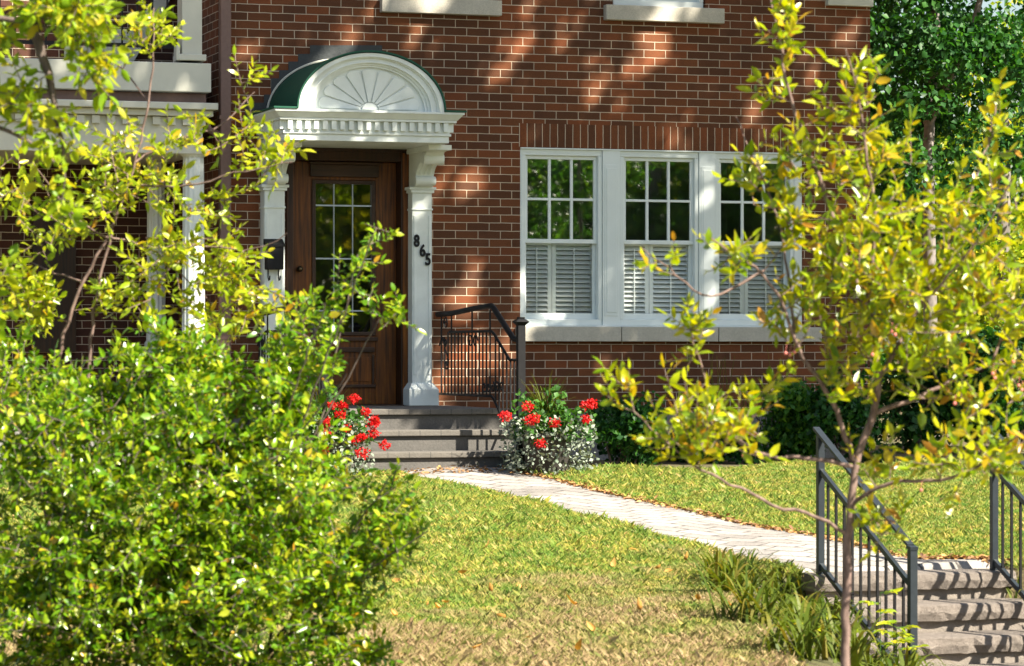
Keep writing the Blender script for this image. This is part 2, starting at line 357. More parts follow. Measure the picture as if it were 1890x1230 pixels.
def grow(polys, radii, targets, root, mat_leaf, mat_bark, leaf=(.05, .026), per=7, ext=.09, step=.04, lift=.25, twig_r=.0022, up=.6, seg=6, droop=.15, names=('branches', 'foliage')):
    nodes, tp, tr = [], [], []
    for P, (r0, r1) in zip(polys, radii):
        Q = resample(P, step); Q[1:-1] += rng.normal(size=Q[1:-1].shape)*step*.07; nodes.append(Q); tp.append(Q); tr.append(np.linspace(r0, r1, len(Q)))
    N = np.concatenate(nodes); cap = len(N)+len(targets)*14+10; buf = np.zeros((cap, 3)); buf[:len(N)] = N; cnt = len(N)
    root0 = N[0]
    d0 = np.array([np.min(np.sum((N-t)**2, 1)) for t in targets]); LP, LD, LL = [], [], []
    for t in np.asarray(targets)[np.argsort(d0)]:
        d = buf[:cnt]-t; k = np.argmin(np.sum(d*d, 1)+.15*np.maximum(0, d[:, 2])**2); a = buf[k]
        dist = np.linalg.norm(t-a); dr = (t-a)/(dist+1e-6)
        e = dr*.7+np.array([0, 0, lift])+rng.normal(size=3)*.35; e /= np.linalg.norm(e); tip = t+e*ext*rng.uniform(.6, 1.3)
        m_ = (a+t)/2+rng.normal(size=3)*dist*.08; m_[2] += dist*.08
        Q = resample([a, m_, t, tip], step)
        buf[cnt:cnt+len(Q)-1] = Q[1:][:cap-cnt]; cnt = min(cap, cnt+len(Q)-1)
        tp.append(Q); tr.append(np.linspace(twig_r*(1+min(dist, .6)*2.2), twig_r*.45, len(Q)))
        s = np.concatenate([[0], np.cumsum(np.linalg.norm(np.diff(Q, axis=0), axis=1))]); tot = s[-1]; span = min(tot, ext*2.3)
        sd = rng.normal(size=3); sd -= e*sd.dot(e); sd /= np.linalg.norm(sd)
        for i in range(per):
            u = tot-span*i/per; p = np.array([np.interp(u, s, Q[:, c]) for c in range(3)])
            ph = i*2.4+rng.uniform(-.4, .4); b = np.cross(e, sd); side = sd*math.cos(ph)+b*math.sin(ph)
            LP.append(p); LD.append(e*(1.2 if i == 0 else .6)+side*(.1 if i == 0 else .8)+np.array([0, 0, .05])); LL.append(rng.uniform(.4, 1.2))
    V, F = tubes_np(tp, tr, seg); br = npmesh(names[0], V, [F], mat_bark, root, True)
    LL = np.array(LL); fo = leaf_cloud(names[1], LP, LD, leaf[0]*LL, leaf[1]*LL*rng.uniform(.65, 1.2, len(LL)), mat_leaf, root, up=up, droop=droop)
    return br, fo
def blob(px, py, rx, ry, d, th, n, shell=0.0):
    """n points inside an ellipsoid whose middle is at distance d; rx, ry in photo pixels, th metres deep"""
    c = atd(px, py, d); s_ = d/FPX
    v = rng.normal(size=(n, 3)); v /= np.linalg.norm(v, axis=1, keepdims=True); v *= (rng.uniform(shell, 1, n)**(1/2.4))[:, None]
    r, f = np.array([cY, -sY, 0]), np.array([sY, cY, 0])
    if n >= 60:                              # gather the shoots into clumps
        k_ = max(6, n//15); v = v[rng.integers(0, k_, n)]+rng.normal(size=(n, 3))*.13
    return np.array(c)+v[:, :1]*rx*s_*r+v[:, 1:2]*th/2*f+v[:, 2:]*ry*s_*np.array([0, 0, 1.])
def ray(px, py, d, off=0): return atd(px, py, d+off)

# ------------------------------------------------------------------ brick house
Xc0, XcR = X_(402), X_(1606)           # corners of the front wall
house = empty('brick_house', (0, 0, 0), 'two storey red brick house with arched white door canopy and triple window', 'house')
WX0, WX1 = X_(960), X_(1481); WZ0, WZ1 = Z_(1100, 603.5), Z_(960, 272)
DX0, DX1 = X_(527), X_(762); DZ0, DZ1 = .465, Z_(640, 266)
U1 = (X_(715), X_(905)); U2 = (X_(1131), X_(1302)); UZ = Z_(1200, 13)
UZT = UZ+1.5
TOPZ = 6.4
def holes_wall(x0, x1, z0, z1, holes, depth):
    m = MB(); xs = sorted({x0, x1, *[h[0] for h in holes], *[h[1] for h in holes]}); zs = sorted({z0, z1, *[h[2] for h in holes], *[h[3] for h in holes]})
    for i in range(len(xs)-1):
        for j in range(len(zs)-1):
            cx, cz = (xs[i]+xs[i+1])/2, (zs[j]+zs[j+1])/2
            if any(h[0] < cx < h[1] and h[2] < cz < h[3] for h in holes): continue
            m.add([(xs[i],0,zs[j]),(xs[i+1],0,zs[j]),(xs[i+1],0,zs[j+1]),(xs[i],0,zs[j+1])], [(0,1,2,3)])
    for a, b, c_, d_ in holes:
        m.add([(a,0,c_),(b,0,c_),(b,0,d_),(a,0,d_),(a,depth,c_),(b,depth,c_),(b,depth,d_),(a,depth,d_)], [(0,1,5,4),(1,2,6,5),(2,3,7,6),(3,0,4,7)])
    return m
FZ = .40
holes = [(WX0, WX1, WZ0-.13, WZ1), (DX0, DX1, DZ0, DZ1), (*U1, UZ, UZT), (*U2, UZ, UZT)]
# keep the sill strip closed: the opening itself starts at the sill's top
holes[0] = (WX0, WX1, WZ0, WZ1)
holes_wall(Xc0, XcR, FZ, TOPZ, holes, .22).build('wall', M['brick'], house)
MB().add([(Xc0,0,FZ),(Xc0,9,FZ),(Xc0,9,TOPZ),(Xc0,0,TOPZ)], [(0,1,2,3)]).build('side_wall', M['brick_side'], house)
MB().add([(XcR,0,FZ),(XcR,9,FZ),(XcR,9,TOPZ),(XcR,0,TOPZ)], [(0,1,2,3)]).build('side_wall', M['brick_side'], house)
MB().box(Xc0-.02, XcR+.02, -.03, 9, -.2, FZ).build('foundation', M['foundation'], house)
MB().box(Xc0-.25, XcR+.35, -.5, 9.3, TOPZ, TOPZ+.12).prism([(Xc0-.3, TOPZ+.12), (XcR+.4, TOPZ+.12), (XcR-1.5, TOPZ+1.8), (Xc0+1.5, TOPZ+1.8)], -.5, 9.3).build('roof', M['tar'], house)
# soldier course over the window
MB().box(WX0-.01, WX1+.03, -.004, .1, WZ1+.004, WZ1+.197).build('lintel', M['soldier'], house)
# long stone sill in blocks
sx = [X_(951), X_(1142), X_(1321), X_(1512)]
sm_ = MB()
for a, b in zip(sx[:-1], sx[1:]): sm_.box(a+.003, b-.003, -.07, .16, WZ0-.122, WZ0)
sm_.build('stone_sill', M['sill'], house, bevel=.005)
for (a, b), nm in (((X_(701), X_(922)), 0), ((X_(1114), X_(1332)), 1)):
    MB().box(a, b, -.07, .15, UZ-.125, UZ).build('stone_sill', M['sill'], house, bevel=.005)
MB().box(X_(1524), XcR+.01, -.05, .1, Z_(1560, 12), Z_(1560, 12)+.3).build('stone_band', M['cream'], house, bevel=.004)

M['glass_low'] = glass_mat('lower_window_glass', .03, (.98,1,.99))
def window(x0, x1, z0, z1, y, cols, upper, shut, mull=0, split=.53):
    """double hung window: frame, sashes, muntins, panes, shutters"""
    fr = MB(); t = .035
    fr.box(x0, x1, y-.01, y+.09, z1-.05, z1).box(x0, x1, y-.01, y+.09, z0, z0+.05)
    fr.box(x0, x0+t, y-.012, y+.088, z0+.05, z1-.05).box(x1-t, x1, y-.012, y+.088, z0+.05, z1-.05)
    f = fr.build('window', M['white_sash'], house, bevel=.004)
    zm = z0+(z1-z0)*(1-split)
    a, b = x0+t, x1-t
    for (q0, q1, yy, nm) in ((zm-.004, z1-.05, y+.018, 'upper_sash'), (z0+.05, zm+.026, y+.052, 'lower_sash')):
        s_ = MB(); w_ = .028; bt = .034 if nm == 'upper_sash' else .05
        s_.box(a, b, yy, yy+.03, q1-.03, q1).box(a, b, yy, yy+.03, q0, q0+bt).box(a, a+w_, yy+.001, yy+.029, q0+bt, q1-.03).box(b-w_, b, yy+.001, yy+.029, q0+bt, q1-.03)
        s_.build(nm, M['white_sash'], f, bevel=.003)
        gx0, gx1, gz0, gz1 = a+w_, b-w_, q0+bt, q1-.03
        if nm == 'upper_sash' and upper:
            mm = MB()
            for k in range(1, cols): xx = gx0+(gx1-gx0)*k/cols; mm.box(xx-.011, xx+.011, yy+.003, yy+.027, gz0, gz1)
            zz = (gz0+gz1)/2
            for k in range(cols):
                xa = gx0+(gx1-gx0)*k/cols+(.011 if k else 0); xb = gx0+(gx1-gx0)*(k+1)/cols-(.011 if k < cols-1 else 0)
                mm.box(xa, xb, yy+.004, yy+.026, zz-.010, zz+.010)
            mm.build('muntin', M['white_sash'], f, bevel=.002)
        MB().add([(gx0,yy+.015,gz0),(gx1,yy+.015,gz0),(gx1,yy+.015,gz1),(gx0,yy+.015,gz1)], [(0,1,2,3)]).build('pane', M['glass' if nm == 'upper_sash' else 'glass_low'], f)
    if shut:
        yy = y+.105; q0, q1 = z0+.05, zm+.02; xm = a+(b-a)*.42
        for (c0, c1) in ((a-.005, xm), (xm+.004, b+.01)):
            sh = MB(); st = .035
            sh.box(c0, c0+st, yy, yy+.028, q0, q1).box(c1-st, c1, yy, yy+.028, q0, q1).box(c0+st, c1-st, yy, yy+.028, q0, q0+.03).box(c0+st, c1-st, yy, yy+.028, q1-.04, q1)
            nl = 15; hh = (q1-q0-.07)/nl
            for k in range(nl):
                zc = q0+.03+hh*(k+.5)
                sh.bar((c0+st, yy+.014, zc), (c1-st, yy+.014, zc), .001, .001)
                y0_, y1_ = yy-.012, yy+.034
                sh.add([(c0+st,y0_,zc-hh*.46),(c1-st,y0_,zc-hh*.46),(c1-st,y0_,zc-hh*.34),(c0+st,y0_,zc-hh*.34),(c0+st,y1_,zc+hh*.32),(c1-st,y1_,zc+hh*.32),(c1-st,y1_,zc+hh*.42),(c0+st,y1_,zc+hh*.42)],
                       [(0,1,2,3),(4,7,6,5),(0,4,5,1),(3,2,6,7),(0,3,7,4),(1,5,6,2)])
            sh.box((c0+c1)/2-.005, (c0+c1)/2+.005, yy-.018, yy-.012, q0+.05, q1-.06)
            sh.build('shutter', M['shutter'], f)
    return f
FY = .02
# window divisions: jamb, 3 windows, 2 mullions
e = [X_(963), X_(1112), X_(1145), X_(1290), X_(1321), X_(1466), WX1]
for k in range(3): window(e[2*k], e[2*k+1], WZ0+.012, WZ1-.012, FY, 3, True, True)
mu = MB()
for a, b in ((e[1], e[2]), (e[3], e[4])):
    mu.box(a+.002, b-.002, FY-.022, FY+.1, WZ0+.012, WZ1-.012)
    mu.box(a+.035, b-.035, FY-.030, FY-.022, WZ0+.12, WZ1-.16)
    mu.box(a+.018, b-.018, FY-.026, FY-.022, WZ0+.09, WZ1-.13)
mu.box(WX0+.002, e[0]-.001, FY-.015, FY+.1, WZ0+.012, WZ1-.012).box(e[5]+.002, WX1-.002, FY-.015, FY+.1, WZ0+.012, WZ1-.012)
mu.build('mullion', M['white_sash'], house, bevel=.003)
MB().box(WX0+.002, WX1-.002, FY-.03, FY+.1, WZ1-.0118, WZ1-.001).build('window_trim', M['white_sash'], house)
MB().box(WX0+.002, WX1-.002, FY-.045, FY+.1, WZ0+.001, WZ0+.0118).build('window_trim', M['white_sash'], house)
for (a, b) in (U1, U2): window(a+.01, b-.01, UZ+.005, UZT-.005, .03, 2, True, False)
# rooms behind the glass
rm = MB()
for (a, b, c_, d_, dp) in ((WX0-.6, WX1+.6, WZ0-.6, WZ1+.4, 3.2), (U1[0]-.3, U2[1]+.3, UZ-.3, UZT+.3, 3)):
    rm.add([(a,.24,c_),(b,.24,c_),(b,.24,d_),(a,.24,d_),(a,dp,c_),(b,dp,c_),(b,dp,d_),(a,dp,d_)], [(0,1,5,4),(1,2,6,5),(2,3,7,6),(3,0,4,7),(4,5,6,7)])
rm.build('room', M['interior'], house)

# door
fb = MB(); rv = .20                                # frame of dark wood lining the opening
LX0, LX1 = X_(541), X_(735); JY = -.02
leafx0, leafx1 = DX0+.06, DX1-.105; LZ1 = Z_(640, 300, .17)
fb.box(DX0+.003, leafx0, JY, .20, DZ0, DZ1-.003).box(leafx1, DX1-.003, JY, .20, DZ0, DZ1-.003).box(leafx0, leafx1, JY, .20, LZ1, DZ1-.003)
fb.box(leafx0, leafx1, -.035, -.0205, LZ1+.075, LZ1+.10).box(DX0+.003, DX1-.003, -.034, -.0203, DZ1-.05, DZ1-.004)
dr = fb.build('door', M['wood_dark'], house, bevel=.006)
MB().box(leafx1+.012, DX1-.02, -.030, -.0205, DZ0, LZ1+.07).build('jamb_trim', M['wood'], dr, bevel=.004)
gx0, gx1, gz0, gz1 = X_(582, .13), X_(686, .13), Z_(640, 613, .13), Z_(640, 340, .13)
lf = MB(); y0, y1 = .125, .17
lf.box(leafx0, gx0-.03, y0, y1, DZ0+.01, LZ1).box(gx1+.03, leafx1, y0, y1, DZ0+.01, LZ1).box(gx0-.03, gx1+.03, y0+.001, y1, gz1+.03, LZ1).box(gx0-.03, gx1+.03, y0+.001, y1, DZ0+.01, gz0-.03)
lf.build('leaf_panel', M['wood'], dr, bevel=.004)
tm = MB()
tm.box(gx0-.03, gx0, y0-.012, y1, gz0-.03, gz1+.03).box(gx1, gx1+.03, y0-.012, y1, gz0-.03, gz1+.03).box(gx0, gx1, y0-.011, y1, gz1, gz1+.03).box(gx0, gx1, y0-.011, y1, gz0-.03, gz0)
tm.box(gx0-.05, gx1+.05, y0-.035, y0-.001, gz1+.055, gz1+.155).box(gx0-.06, gx1+.06, y0-.05, y0-.002, gz1+.155, gz1+.175)
pz0, pz1 = Z_(650, 709, .13), Z_(650, 655, .13)
tm.box(gx0-.045, gx1+.045, y0-.03, y0-.001, gz0-.075, gz0-.045).box(gx0-.02, gx1+.02, y0-.02, y0-.001, pz1+.02, pz1+.06)
tm.box(gx0-.03, gx1+.03, y0-.022, y0-.001, pz0-.03, pz0-.005).box(gx0-.02, gx0, y0-.012, y0-.001, pz0, pz1).box(gx1, gx1+.02, y0-.012, y0-.001, pz0, pz1)
tm.build('door_trim', M['wood_trim'], dr, bevel=.004)
MB().frustum(gx0+.03, gx1-.03, y0-.001, y0+.01, pz0+.02, gx0+.03, gx1-.03, y0-.001, y0+.01, pz1-.02).box(gx0+.01, gx1-.01, y0-.006, y0-.0012, pz0+.02, pz1-.02).build('raised_panel', M['wood'], dr, bevel=.005)
cm = MB()
for k in range(1, 3): xx = gx0+(gx1-gx0)*k/3; cm.box(xx-.003, xx+.003, y0+.01, y0+.02, gz0, gz1)
for yy_ in (380, 478, 574): zz = Z_(640, yy_, .13); cm.box(gx0, gx1, y0+.008, y0+.022, zz-.006, zz+.006)
cm.build('leading', M['lead'], dr)
MB().add([(gx0,y0+.024,gz0),(gx1,y0+.024,gz0),(gx1,y0+.024,gz1),(gx0,y0+.024,gz1)], [(0,1,2,3)]).build('door_pane', M['door_glass'], dr)
kx = X_(533+18, .13); kz = Z_(551, 497, .13)
MB().lathe([(0.001, 0), (.02, 0), (.02, .01), (.008, .015), (.008, .03), (.025, .04), (.022, .06), (.001, .065)], (0, 0, 0)).build('door_knob', metal_mat('brass', (.10,.075,.04), .3, .9), dr, True)
bpy.data.objects['door_knob'].matrix_local = __import__('mathutils').Matrix.Translation((kx+.0, y0, kz)) @ __import__('mathutils').Matrix.Rotation(R(90), 4, 'X')
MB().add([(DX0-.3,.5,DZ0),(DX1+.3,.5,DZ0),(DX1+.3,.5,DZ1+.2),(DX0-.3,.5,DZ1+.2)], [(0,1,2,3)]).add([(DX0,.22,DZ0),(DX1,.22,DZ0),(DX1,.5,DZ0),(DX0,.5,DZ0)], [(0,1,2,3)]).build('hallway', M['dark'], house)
MB().box(DX0+.01, DX1-.01, -.06, .2, DZ0-.045, DZ0+.008).build('threshold', M['wood_trim'], house, bevel=.004)

# pilasters, consoles, canopy
PY = -.15
CT = Z_(683, 204, -.95); CB = Z_(683, 260, -.95)
CX = (X_(508, -.95)+X_(858, -.95))/2; HW = (X_(858, -.95)-X_(508, -.95))/2
pR, pL = X_(779, PY), X_(507, PY)
for k, xc in enumerate((pL, pR)):
    p = MB(); zt = Z_(779, 352, PY)
    p.box(xc-.083, xc+.083, PY, .0, .465+.16, zt-.02)
    p.box(xc-.098, xc+.098, PY-.018, .0, zt-.02, zt+.005).box(xc-.112, xc+.112, PY-.03, 0, zt+.005, zt+.028).box(xc-.09, xc+.09, PY-.01, 0, zt-.16, zt-.145)
    for s_ in (-1, 1): p.box(xc+s_*.062-.01, xc+s_*.062+.01, PY-.007, PY, .465+.25, zt-.2)
    # plinth with a sloping top
    p.box(xc-.125, xc+.125, PY-.06, 0, .467, .467+.13).frustum(xc-.125, xc+.125, PY-.06, 0, .597, xc-.088, xc+.088, PY-.008, 0, .65)
    po = p.build('pilaster', M['white'], house, bevel=.004)
    # console bracket
    zt += .028; zc = CB
    prof = [(0, zt), (-.20, zt), (-.245, zt+.015), (-.25, zt+.05), (-.22, zt+.075), (-.235, zt+.12), (-.275, zt+.17), (-.34, zt+.215), (-.43, zt+.235), (-.455, zt+.225), (-.48, zt+.24), (-.50, zt+.275)]
    h_ = zc-zt; sc_ = h_/.37
    prof = [(a, zt+(b-zt)*sc_) for a, b in prof]+[(-.53, zc-.05), (-.58, zc-.045), (-.60, zc-.0), (0, zc)]
    b = MB().prism(prof, xc-.075, xc+.075, 'x')
    b.box(xc-.095, xc+.095, -.66, 0, zc-.04, zc-.001).tube([(xc-.084, -.235, zt+.045), (xc+.084, -.235, zt+.045)], .036, 14).tube([(xc-.084, -.455, zc-.10), (xc+.084, -.455, zc-.10)], .048, 14)
    for s_ in (-1, 1):
        pts = [(xc+s_*.078, -.455+.03*t/6*math.cos(t), zc-.10+.03*t/6*math.sin(t)) for t in np.linspace(0, 9, 24)]
        b.tube(pts, .006, 5)
    for s_ in (-.04, 0, .04): b.tube([(xc+s_, y_-.002, z_) for y_, z_ in prof[5:11]], .011, 6)
    b.build('console', M['white'], po)
# house number
def digit(ch, px, py):
    cu = bpy.data.curves.new('digit', 'FONT'); cu.body = ch; cu.size = .115; cu.extrude = .006; cu.offset = .0035; cu.align_x = 'CENTER'; cu.align_y = 'CENTER'
    t = bpy.data.objects.new('t', cu); S.collection.objects.link(t); bpy.context.view_layer.update()
    me = bpy.data.meshes.new_from_object(t.evaluated_get(bpy.context.evaluated_depsgraph_get())); bpy.data.objects.remove(t)
    me.materials.clear(); me.materials.append(M['iron']); o = bpy.data.objects.new('house_digit', me); S.collection.objects.link(o)
    q_ = at(px, py, PY-.012); from mathutils import Matrix
    me.transform(Matrix.Translation(q_) @ Matrix.Rotation(R(90), 4, 'X') @ Matrix.Diagonal((.86, 1.15, 1, 1)))
    o.parent = pil_r
pil_r = [o for o in house.children if o.name.startswith('pilaster')][-1]
for ch, px, py in (('8', 769, 446), ('6', 780, 464), ('5', 790, 480)): digit(ch, px, py)

en = MB(); D_ = .95
def layer(hw, dp, z0, z1): en.box(CX-hw, CX+hw, -dp, 0, z0, z1)
def layer_t(hw0, dp0, z0, hw1, dp1, z1): en.frustum(CX-hw0, CX+hw0, -dp0, 0, z0, CX-hw1, CX+hw1, -dp1, 0, z1)
hh = CT-CB
layer(HW-.10, D_-.10, CB, CB+hh*.22); layer(HW-.085, D_-.085, CB+hh*.22, CB+hh*.30); layer(HW-.095, D_-.095, CB+hh*.30, CB+hh*.66)
layer(HW-.05, D_-.05, CB+hh*.66, CB+hh*.74); layer_t(HW-.045, D_-.045, CB+hh*.74, HW-.008, D_-.008, CB+hh*.92); layer(HW, D_, CB+hh*.92, CT)
can = en.build('canopy', M['white'], house, bevel=.003)
dn = MB(); n_ = 19; w_ = 2*(HW-.10)/n_
for k in range(n_): xx = CX-(HW-.10)+w_*(k+.5); dn.box(xx-w_*.27, xx+w_*.27, -(D_-.095)-.035, -(D_-.095)-.0005, CB+hh*.36, CB+hh*.657)
for k in range(11):
    yy_ = -(D_-.12)+(D_-.2)*k/10
    for s_ in (-1, 1): dn.box(*sorted((CX+s_*(HW-.0955), CX+s_*(HW-.062))), yy_-.02, yy_+.02, CB+hh*.36, CB+hh*.657)
dn.build('dentils', M['white'], can, bevel=.002)
AX = (X_(551, -.95)+X_(820, -.95))/2; AA = (X_(820, -.95)-X_(551, -.95))/2; AB = Z_(683, 98, -.95)-CT
def arc(k, n=48, off=0): return [(AX+AA*k*math.cos(math.pi*t/n), CT+(AB*k+off)*math.sin(math.pi*t/n)) for t in range(n+1)]
def half(k, off=0): return arc(k)
ar = MB()
def ring(k0, k1, ya, yb):
    A, B = arc(k0), arc(k1); n = len(A)
    rows = [[(x, ya, z) for x, z in A], [(x, ya, z) for x, z in B], [(x, yb, z) for x, z in B], [(x, yb, z) for x, z in A]]
    for i in range(4): ar.strip(rows[i], rows[(i+1) % 4])
ring(1.0, .935, -.95, -.5); ring(.9349, .915, -.93, -.5); ring(.9149, .85, -.915, -.5); ring(.8499, .835, -.925, -.5); ring(.8349, .80, -.90, -.5); ring(.7999, .765, -.885, -.5)
ar.build('archivolt', M['white'], can, smooth=False)
MB().prism(arc(.77), -.86, -.5).build('tympanum', M['white'], can)
fan = MB(); np_ = 9
fcx, fcz = AX, CT+.01
for k in range(np_):
    a0 = math.pi*(k+.06)/np_; a1 = math.pi*(k+.94)/np_; pts = []
    def pt(r, a): return (fcx+AA*.70*r*math.cos(a), fcz+AB*.715*r*math.sin(a))
    pts.append(pt(.19, a0+.02)); 
    for t in range(9): a = a0+(a1-a0)*t/8; pts.append(pt(.93+.07*math.sin(math.pi*t/8)**.6, a))
    pts.append(pt(.19, a1-.02)); fan.prism(pts, -.874, -.8605)
fan.prism([(fcx+AA*.105*math.cos(math.pi*t/12), fcz+AB*.12*math.sin(math.pi*t/12)) for t in range(13)], -.88, -.8605)
fan.build('sunburst', M['white'], can, bevel=.004)
# green metal barrel roof and flashing
O, I = [(AX+(AA+.014)*math.cos(math.pi*t/48), CT+.006+(AB+.014)*math.sin(math.pi*t/48)) for t in range(49)], [(AX+(AA+.001)*math.cos(math.pi*t/48), CT+.006+(AB+.001)*math.sin(math.pi*t/48)) for t in range(49)]
rf = MB(); rr = [[(x, -.965, z) for x, z in O], [(x, -.965, z) for x, z in I], [(x, -.003, z) for x, z in I], [(x, -.003, z) for x, z in O]]
for i in range(4): rf.strip(rr[i], rr[(i+1) % 4])
for s_ in (-1, 1): rf.frustum(*sorted((CX+s_*(HW+.012), AX+s_*(AA+.004))), -D_-.012, -.003, CT+.002, *sorted((CX+s_*(HW+.012), AX+s_*(AA+.004))), -D_-.012, -.003, CT+.016)
rf.build('canopy_roof', M['green'], can, smooth=False)
# stepped tar flashing on the brick
zr = lambda k: .9+.0663*k
out = []
base = [(470, 232), (452, 187), (500, 187), (482, 172), (510, 155), (497, 152), (522, 138), (505, 128), (540, 122), (532, 108), (566, 104), (560, 92), (600, 92), (592, 82), (716, 82), (700, 100), (660, 112), (600, 140), (545, 190), (530, 232)]
st = []
steps_px = [(452, 232), (452, 190), (487, 190), (487, 175), (500, 175), (500, 145), (515, 145), (515, 130), (532, 130), (532, 114), (550, 114), (550, 100), (572, 100), (572, 84), (705, 84), (706, 112), (600, 150), (540, 232)]
fl = MB(); fl.prism([(at(x, y, 0).x, at(x, y, 0).z) for x, y in steps_px], -.006, -.001).build('step_flashing', M['tar'], can)
cr = MB(); cr.tube([(x+(x-AX)*.015, -.012, z+.012) for x, z in O[24:]], .009, 6).build('flashing_bead', M['cream'], can)

# mailbox
mx, mz0, mz1 = X_(506, PY-.05), Z_(506, 498, PY-.05), Z_(506, 441, PY-.05)
mb = empty('mailbox', (mx, PY-.05, mz0), 'black metal mailbox with hooks on the left white pilaster', 'mailbox')
MB().box(mx-.07, mx+.07, PY-.09, PY-.008, mz0, mz1-.045).build('box', M['iron'], mb, bevel=.008)
MB().prism([(PY-.008, mz1), (PY-.10, mz1-.05), (PY-.10, mz1-.065), (PY-.008, mz1-.043)], mx-.078, mx+.078, 'x').build('lid', M['iron'], mb)
for s_ in (-1, 1): MB().tube([(mx+s_*.042, PY-.02, mz0+.01), (mx+s_*.042, PY-.02, mz0-.06), (mx+s_*.042, PY-.04, mz0-.085), (mx+s_*.042, PY-.07, mz0-.08), (mx+s_*.042, PY-.08, mz0-.05)], .005, 6).build('hook', M['iron'], mb)

# downspout
ds = empty('downspout', (X_(415, -.06), -.06, 0), 'brown metal downspout running down beside the brick corner', 'downspout')
xa, xb = X_(405, -.07), X_(425, -.07)
MB().box(xa, xb, -.11, -.03, 0, TOPZ-.1).build('pipe', M['pipe'], ds, bevel=.008)
for zz in (1.0, 2.75, 4.2):
    MB().box(xa-.008, xb+.008, -.115, -.004, zz, zz+.03).build('strap', M['pipe'], ds)
MB().tube([(xa+.02, -.07, 2.62), (xa-.08, -.07, 2.66), (xa-.15, -.07, 2.78)], .03, 8).build('elbow', M['pipe'], ds, True)

# ------------------------------------------------------------------ entry steps
es = empty('entry_steps', (CX, -1.4, 0), 'grey stone entry steps leading up to the wooden front door', 'steps')
EX0, EX1 = X_(455, 0), X_(812, 0)
EX1 += .05
for k, (yf, zt_, nm) in enumerate(((-1.55, .465, 'landing'), (-1.83, .31, 'step'), (-2.11, .155, 'step'))):
    yb = -.035 if k == 0 else (-1.55, -1.83)[k-1]+.0
    MB().box(EX0, EX1, yf+.03, yb-.003+(0 if k == 0 else .03), -.25, zt_-.045).build(nm, M['step'], es, bevel=.006)
    MB().box(EX0-.01, EX1+.01, yf, yb-.003+(0 if k == 0 else .03)*0, zt_-.044, zt_).build('tread', M['tread'], es, bevel=.007)

def scroll(m, c, r, turns, r_t, start=0, flip=1, plane='yz'):
    pts = []
    for t in np.linspace(0, turns*2*math.pi, int(22*turns)):
        rr_ = r*(1-t/(turns*2*math.pi)*.82); a = start+flip*t
        pts.append((c[0], c[1]+rr_*math.cos(a), c[2]+rr_*math.sin(a)))
    m.tube(pts, r_t, 5)
def entry_rail(X, label, inward):
    r = empty('iron_railing', (X, -1.5, .465), label, 'railing', 'black iron railings at the front door')
    zt_ = 1.225; z2 = 1.06; zb = .56
    # hand rail
    MB().tube([(X, -.05, zt_-.02), (X, -.45, zt_-.015), (X, -1.05, zt_+.015), (X, -1.5, zt_+.03), (X, -1.56, zt_+.01), (X, -1.98, 1.03), (X, -2.05, 1.0), (X, -2.2, .99)], .022, 8).build('handrail', M['iron'], r, True)
    MB().tube([(X, -.38, z2), (X, -1.5, z2), (X, -1.56, z2-.02), (X, -1.95, .84), (X, -2.18, .84)], .011, 6).tube([(X, -.05, zb), (X, -1.5, zb), (X, -1.55, zb-.02), (X, -1.95, .28), (X, -2.2, .26)], .010, 6).build('rail', M['iron'], r, True)
    bm_ = []
    for k in range(15):
        y = -.16-.093*k; top = zt_ if k in (0, 3, 9, 14) else (z2 if k > 1 else .98)
        MB().bar((X, y, zb), (X, y, top), .011, .011).build('baluster', M['iron'], r)
    for k in range(6):
        y = -1.60-.093*k; f_ = (-y-1.55)/.4; a = z2-.02-.2*min(f_, 1); b = max(.27, zb-.02-.26*f_)
        MB().bar((X, y, b), (X, y, a), .011, .011).build('baluster', M['iron'], r)
    for args in (((X, -.28, 1.13), .055, 1.4, .006), ((X, -.27, .98), .05, 1.3, .006, 1, -1), ((X, -.30, .80), .05, 1.4, .006, 2), ((X, -.95, .98), .06, 1.2, .006), ((X, -1.08, .98), .06, 1.2, .006, 3, -1), *[((X, -1.75+.11*k, .63), .045, 1.1, .006, k) for k in range(5)]):
        m = MB(); scroll(m, *args); m.build('scroll', M['iron'], r)
    MB().tube([(X, -.1, .95), (X, -.18, 1.02), (X, -.26, .93), (X, -.36, .84), (X, -.34, .72)], .006, 5).build('scroll', M['iron'], r)
    n = MB(); n.box(X-.028, X+.028, -2.25, -2.194, 0, 1.10).frustum(X-.028, X+.028, -2.25, -2.194, 1.10, X-.052, X+.052, -2.274, -2.170, 1.125).frustum(X-.052, X+.052, -2.274, -2.170, 1.125, X-.03, X+.03, -2.252, -2.192, 1.145).box(X-.024, X+.024, -2.246, -2.198, 1.145, 1.16)
    n.build('newel', M['iron'], r)
entry_rail(X_(800, 0)+.02, 'black iron railing with scrolls on the right side of the entry steps', -1)
entry_rail(X_(470, 0), 'black iron railing on the left side of the entry steps, mostly behind the shrub', 1)

